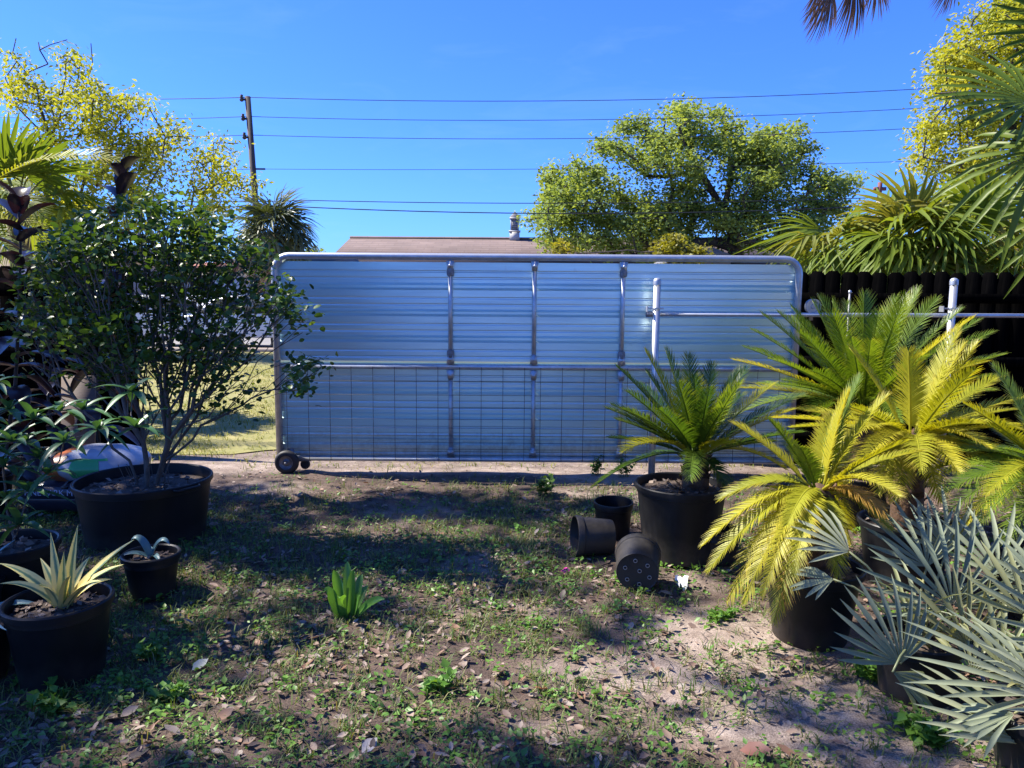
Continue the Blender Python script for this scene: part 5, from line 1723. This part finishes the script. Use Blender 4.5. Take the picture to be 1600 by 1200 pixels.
# ------------------------------------------------------------------ empty pots lying about
def loose_pot(label, c, rt, rb_, h, rot, m, holes=False):
    t = thing('empty_pot', label, 'pot', c, 'empty black nursery pots beside the tall tub')
    Rm = np.array(rot)
    mb = MB()
    prof = [(rb_ - .006, .006), (rb_, .0), (rb_ + .003, .008), (rb_ + (rt - rb_) * .8, h - .045), (rt + .004, h - .04), (rt + .007, h - .008), (rt + .004, h), (rt - .003, h), (rt - .006, h - .03), (rb_ - .002, .012), (.001, .012)]
    mb.lathe(prof, 40, c, Rm)
    build('shell', mb, m, t, 35)
    # base disc with drain holes cut through
    bb = MB()
    hs_ = []
    if holes:
        hs_ = [(rb_ * .62 * math.cos(a), rb_ * .62 * math.sin(a)) for a in [R(20 + 60 * q) for q in range(6)]] + [(0.012, -.01)]
    N = 56
    g = np.linspace(-rb_, rb_, N)
    V = []; F = []
    idx = {}
    for i in range(N - 1):
        for j in range(N - 1):
            cx_, cy_ = (g[i] + g[i + 1]) / 2, (g[j] + g[j + 1]) / 2
            if math.hypot(cx_, cy_) > rb_ - .003: continue
            if any(math.hypot(cx_ - a, cy_ - b) < .0085 for a, b in hs_): continue
            q = []
            for a, b in ((i, j), (i, j + 1), (i + 1, j + 1), (i + 1, j)):
                if (a, b) not in idx:
                    idx[(a, b)] = len(V); V.append((g[a], g[b], .004))
                q.append(idx[(a, b)])
            F.append(tuple(q))
    V = np.array(V) @ Rm.T + np.array(c)
    bb.add(V, F); build('base', bb, m, t)
    if holes:
        for a, b in hs_:
            hb = MB(); hb.lathe([(.0082, -.002), (.0115, -.002), (.0115, .003), (.0082, .003)], 12, np.array((a, b, .0)) @ Rm.T + np.array(c), Rm, True)
            build('hole_light_ring', hb, M['wall_tan'], t)  # pale ring: light showing through the hole, put into its colour
    return t


g = G(957, 838)
loose_pot('small empty black pot standing upright behind the two fallen pots', (g.x, g.y, gz(g.x, g.y) + .0), .125, .105, .235, Matrix.Rotation(R(2), 3, 'X'), M['pot'])
g = G(925, 862)
rot = Matrix.Rotation(R(8), 3, 'Z') @ Matrix.Rotation(R(-87), 3, 'Y')
loose_pot('empty black pot lying on its side with the mouth facing left', (g.x + .115, g.y - .03, .108), .122, .102, .235, rot, M['potdust'])
g = G(994, 924)
rot = Matrix.Rotation(R(14), 3, 'Z') @ Matrix.Rotation(R(-96), 3, 'X') @ Matrix.Rotation(R(180), 3, 'Y')
rot = Matrix.Rotation(R(-10), 3, 'Z') @ Matrix.Rotation(R(-82), 3, 'X')
loose_pot('empty black pot lying with its round holed base towards the viewer', (g.x, g.y - .02, .113), .122, .112, .22, rot, M['potdust'], True)
g = G(1128, 885)
t = thing('dark_pot', 'dark grey pot half hidden behind the hanging golden fronds', 'pot', (g.x, g.y + .1, 0))
make_pot(t, (g.x, g.y + .1, 0), .125, .105, .2, M['potdust'], .06, 20)

# ------------------------------------------------------------------ plants growing in the ground
g = G(546, 968)
cn = thing('strap_leaved_plant', 'lone green strap-leaved clump growing in the middle of the yard', 'plant', (g.x, g.y, 0))
for px, py, dy, w, ar, px0 in [(521, 890, 0, .045, .10, 535), (543, 877, .08, .045, .10, 545), (506, 922, -.03, .05, .12, 530), (566, 897, .1, .045, .08, 552), (601, 936, -.05, .05, .06, 555), (563, 930, .0, .04, .08, 550), (528, 905, .12, .04, .10, 540), (530, 935, -.14, .045, .12, 540), (553, 890, -.04, .045, .10, 547), (575, 915, .12, .04, .06, 552)]:
    p0 = G(px0, 966); p2 = AT(px, py, g.y + dy); p1 = p0.lerp(p2, .55) + Vector((0, 0, ar * .7))
    obj('leaf', blade_mesh('leaf', p0, p1, p2, w, M['strap'], 10, .5, p0, lambda t: max(.03, (1 - t ** 5)) * (.7 + .3 * min(1, 2.5 * t)), (0, -.6, .8)), cn, p0 - wloc(cn))


def leafy_weed(label, px, py, n, L_, h, m, seed, name='weed', w=.4):
    rr = random.Random(seed)
    g = G(px, py)
    t = thing(name, label, 'weed', (g.x, g.y, 0))
    mb = MB(); sm = MB()
    for i in range(n):
        az = rr.uniform(0, 6.28); hh = h * rr.uniform(.4, 1); lean = rr.uniform(.1, .6) * hh
        p = Vector((g.x + rr.uniform(-.05, .05), g.y + rr.uniform(-.05, .05), 0)); q = p + Vector((math.cos(az) * lean, math.sin(az) * lean, hh))
        sm.tube([p, (p + q) / 2 + Vector((0, 0, .02)), q], .0022, 4)
        k = 7
        pos = np.array([p.lerp(q, .3 + .7 * j / k) for j in range(k)])
        inst(mb, LEAF_V * np.array([w / .42, 1, 1]), LEAF_F, pos, rng.uniform(0, 6.28, k), L_ * rng.uniform(.6, 1.1, k), rng.normal(.3, .35, k), rng.normal(0, .3, k))
    build('stems', sm, M['weed'], t); tag(build('foliage', mb, m, t), kind='stuff')


leafy_weed('low dark leafy weed on the bare ground below the middle of the gate', 850, 775, 9, .085, .16, M['bush'], 2, w=.3)
leafy_weed('pale leafy weed growing at the gate foot left of the tall tub', 930, 742, 16, .045, .19, M['weed'], 3)
leafy_weed('pale bushy weed at the gate foot touching the tall tub', 975, 744, 14, .045, .17, M['weed'], 4)
leafy_weed('soft green seedling clump growing below the striped agave', 262, 1100, 10, .05, .10, M['weed'], 5)
leafy_weed('bright green weed clump in front of the small pots by the left', 240, 1025, 8, .05, .08, M['weed'], 6)
leafy_weed('grey-green weed sprout between the fallen pot and the tall tub', 1020, 868, 8, .04, .13, M['silver_y'], 7)
leafy_weed('dense green weed patch left of the silver palm pots', 1360, 1060, 18, .045, .1, M['weed'], 8)
leafy_weed('low leafy weed filling the ground below the silver fans', 1440, 1160, 20, .05, .12, M['weed'], 9)
leafy_weed('tuft of weed at the foot of the striped agave pot', 80, 1110, 10, .05, .09, M['weed'], 10)
leafy_weed('green seedling clump near the lower middle of the yard', 685, 1085, 9, .05, .08, M['weed'], 11)
leafy_weed('short weed clump under the hanging golden fronds', 1130, 970, 14, .04, .07, M['weed'], 12)

g = G(1066, 922)
mb = MB()
ng = 7
V = [(g.x + (i / ng - .5) * .06 + random.uniform(-.006, .006), g.y + (j / ng - .5) * .075 + random.uniform(-.006, .006), .03 + .022 * math.sin(i * 1.3 + j) + random.uniform(-.008, .008) + .02 * j / ng) for j in range(ng + 1) for i in range(ng + 1)]
mb.add(V, [(j * (ng + 1) + i, j * (ng + 1) + i + 1, (j + 1) * (ng + 1) + i + 1, (j + 1) * (ng + 1) + i) for j in range(ng) for i in range(ng)])
tag(build('paper_scrap', mb, M['paper'], None, 'all'), 'crumpled white scrap on the ground before the fallen pots', 'litter')
g = G(884, 897)
mb = MB(); leaf_cloud(mb, [(g.x, g.y, .025)], 9, (.012, .012, .005), .027, LEAF_V, LEAF_F)
tag(build('fallen_flower', mb, M['petal']), 'magenta fallen flower on the dark soil', 'flower')


# ------------------------------------------------------------------ ground cover
def scatter(n, x0, x1, y0, y1, dens):
    x = rng.uniform(x0, x1, n); y = y0 + (y1 - y0) * rng.uniform(0, 1, n) ** 1.25
    ok = rng.uniform(0, 1, n) < dens(x, y)
    return x[ok], y[ok]


sm_ = lambda x, y: np.clip(sandmask(x, y), 0, 1)
# dry leaves
x, y = scatter(30000, -4, 4, 1.2, 6.6, lambda x, y: np.clip(2.6 * fbm(x * 1.9, y * 1.9, 31, 4) - .85, 0, 1) * (1 - .55 * sm_(x, y)) * np.clip((6.9 - y) / 2.2, .25, 1))
n = len(x)
CURL_V = np.array([(0, 0, 0), (-.2, .3, .10), (.2, .3, .06), (-.22, .65, .12), (.2, .65, .08), (0, 1, .10), (0, .48, 0)])
CURL_F = np.array([(0, 6, 1), (0, 2, 6), (1, 6, 3), (2, 4, 6), (3, 6, 5), (6, 4, 5)])
mb = MB()
inst(mb, CURL_V, CURL_F, np.stack([x, y, gz(x, y) + .006 + rng.uniform(0, .012, n)], 1), rng.uniform(0, 6.28, n), rng.uniform(.018, .058, n) * np.where(rng.uniform(0, 1, n) < .08, 1.5, 1), rng.normal(0, .22, n), rng.normal(0, .35, n))
tag(build('leaf_litter', mb, M['litter']), 'dry fallen leaves strewn over the yard soil', 'leaf litter', None, 'stuff')
# single fallen leaves that stand out
for px, py, s_, c_, lab in [(338, 1142, .075, (.42, .24, .13), 'orange fallen leaf in a sun fleck near the bottom left'), (28, 1118, .12, (.16, .13, .12), 'large curled grey-brown leaf below the striped agave pot'),
                            (300, 1055, .08, (.45, .47, .38), 'pale cream fallen leaf right of the striped agave pot'), (188, 1132, .07, (.2, .15, .13), 'brown cupped fallen leaf below the seedling clump'),
                            (282, 1164, .08, (.22, .18, .16), 'grey fallen leaf at the bottom left of the yard'), (858, 1080, .07, (.35, .16, .08), 'rusty fallen leaf on the sandy patch low in the middle'),
                            (790, 1050, .08, (.34, .23, .18), 'tan fallen leaf on the soil in the middle of the yard'), (565, 1185, .08, (.5, .45, .4), 'whitish fallen leaf at the bottom edge'), (1155, 1180, .11, (.22, .09, .06), 'long reddish fallen leaf near the bottom right')]:
    g = G(px, py)
    mm = leafmat('single_dry_leaf', [c_, tuple(v * .8 for v in c_)], .15, .55, (1.1, 1, .8))
    mb = MB(); inst(mb, CURL_V * np.array((1.3, 1, 1.3)), CURL_F, np.array([(g.x, g.y, float(gz(g.x, g.y)) + .016)]), np.array([random.uniform(0, 6)]), np.array([s_]), np.array([.12]), np.array([.2]))
    tag(build('fallen_leaf', mb, mm, None, 'all'), lab, 'leaf')
# twigs
mb = MB()
x, y = scatter(420, -3.5, 3, 1.6, 6.4, lambda x, y: np.full_like(x, .6))
for a, b in zip(x, y):
    an = random.uniform(0, 6.28); l = random.uniform(.04, .22); z = float(gz(a, b)) + .008
    mb.tube([(a, b, z), (a + l * .5 * math.cos(an), b + l * .5 * math.sin(an), z + random.uniform(0, .015)), (a + l * math.cos(an + .3), b + l * math.sin(an + .3), z)], random.uniform(.0012, .003), 4)
tag(build('fallen_twigs', mb, M['twig']), 'thin dry twigs scattered on the soil', 'twigs', None, 'stuff')
# small stones and clods
x, y = scatter(5000, -3.5, 3.5, 1.2, 7.2, lambda x, y: .25 + .6 * fbm(x * 2, y * 2, 3))
n = len(x)
OCT_V = np.array([(.5, 0, 0), (0, .5, 0), (-.5, 0, 0), (0, -.5, 0), (.1, .1, .35), (0, 0, -.2)])
OCT_F = np.array([(0, 1, 4), (1, 2, 4), (2, 3, 4), (3, 0, 4), (1, 0, 5), (2, 1, 5), (3, 2, 5), (0, 3, 5)])
mb = MB(); inst(mb, OCT_V, OCT_F, np.stack([x, y, gz(x, y) + .002], 1), rng.uniform(0, 6.28, n), rng.uniform(.004, .016, n) ** 1.0)
tag(build('soil_clods', mb, M['chip']), 'small clods and bark crumbs on the soil', 'gravel', None, 'stuff')
# weeds with rounded leaves
wd = lambda x, y: np.clip(2.6 * fbm(x * 1.3, y * 1.3, 51, 3) - .8 + .25 * (x < .3), 0, 1) * (1 - .8 * sm_(x, y)) * np.clip((6.2 - y) / 1.5, .04, 1)
x, y = scatter(9000, -4, 4, 1.3, 6.6, wd)
k = 9
xx = np.repeat(x, k) + rng.normal(0, .028, len(x) * k); yy = np.repeat(y, k) + rng.normal(0, .028, len(x) * k); n = len(xx)
hs2 = np.repeat(rng.uniform(.4, 1.3, len(x)), k)
mb = MB(); inst(mb, LEAF_V * np.array((.75, 1, 1)), LEAF_F, np.stack([xx, yy, gz(xx, yy) + rng.uniform(.003, .04, n) * hs2], 1), rng.uniform(0, 6.28, n), rng.uniform(.014, .034, n) * hs2, rng.normal(.25, .35, n), rng.normal(0, .3, n))
tag(build('ground_weeds', mb, M['weed']), 'patchy low broad-leaved weeds covering the yard soil', 'weeds', None, 'stuff')
# grass blades
gd = lambda x, y: np.clip(2.6 * fbm(x * 1.1 + 4, y * 1.1, 61, 3) - .85 + .3 * (x < .4), 0, 1) * (1 - .8 * sm_(x, y)) * np.clip((6.6 - y) / 1.2, .08, 1)
x, y = scatter(22000, -4.2, 4, 1.2, 6.9, gd)
k = 7
BL_V = np.array([(-.04, 0, 0), (.04, 0, 0), (.028, .35, .5), (-.028, .35, .5), (0, 1, .62)])
BL_F3 = np.array([(0, 1, 2), (0, 2, 3), (3, 2, 4)])
xx = np.repeat(x, k) + rng.normal(0, .02, len(x) * k); yy = np.repeat(y, k) + rng.normal(0, .02, len(x) * k); n = len(xx)
mb = MB(); inst(mb, BL_V, BL_F3, np.stack([xx, yy, gz(xx, yy)], 1), rng.uniform(0, 6.28, n), rng.uniform(.025, .075, n), rng.normal(-.1, .35, n))
tag(build('yard_grass', mb, M['grass']), 'sparse short grass blades among the yard weeds', 'grass', None, 'stuff')
# lawn blades beyond and beneath the gate
x, y = scatter(26000, -9, 7, 6.55, 16, lambda x, y: np.clip((y - 6.7 + .8 * (fbm(x * 1.5, y * 3, 5) - .5)) / .6, 0, 1) * np.clip(2.2 * fbm(x * .8, y * .8, 8) - .4, 0.1, 1))
k = 5
xx = np.repeat(x, k) + rng.normal(0, .05, len(x) * k); yy = np.repeat(y, k) + rng.normal(0, .04, len(x) * k); n = len(xx)
mb = MB(); inst(mb, BL_V * np.array((1.6, 1, 1)), BL_F3, np.stack([xx, yy, np.where(yy > 7, .01, gz(xx, yy))], 1), rng.uniform(0, 6.28, n), rng.uniform(.03, .075, n), rng.normal(-.1, .35, n))
tag(build('lawn_grass', mb, M['lawn_blade']), 'sunlit yellowish lawn grass beyond the gate', 'grass', None, 'stuff')
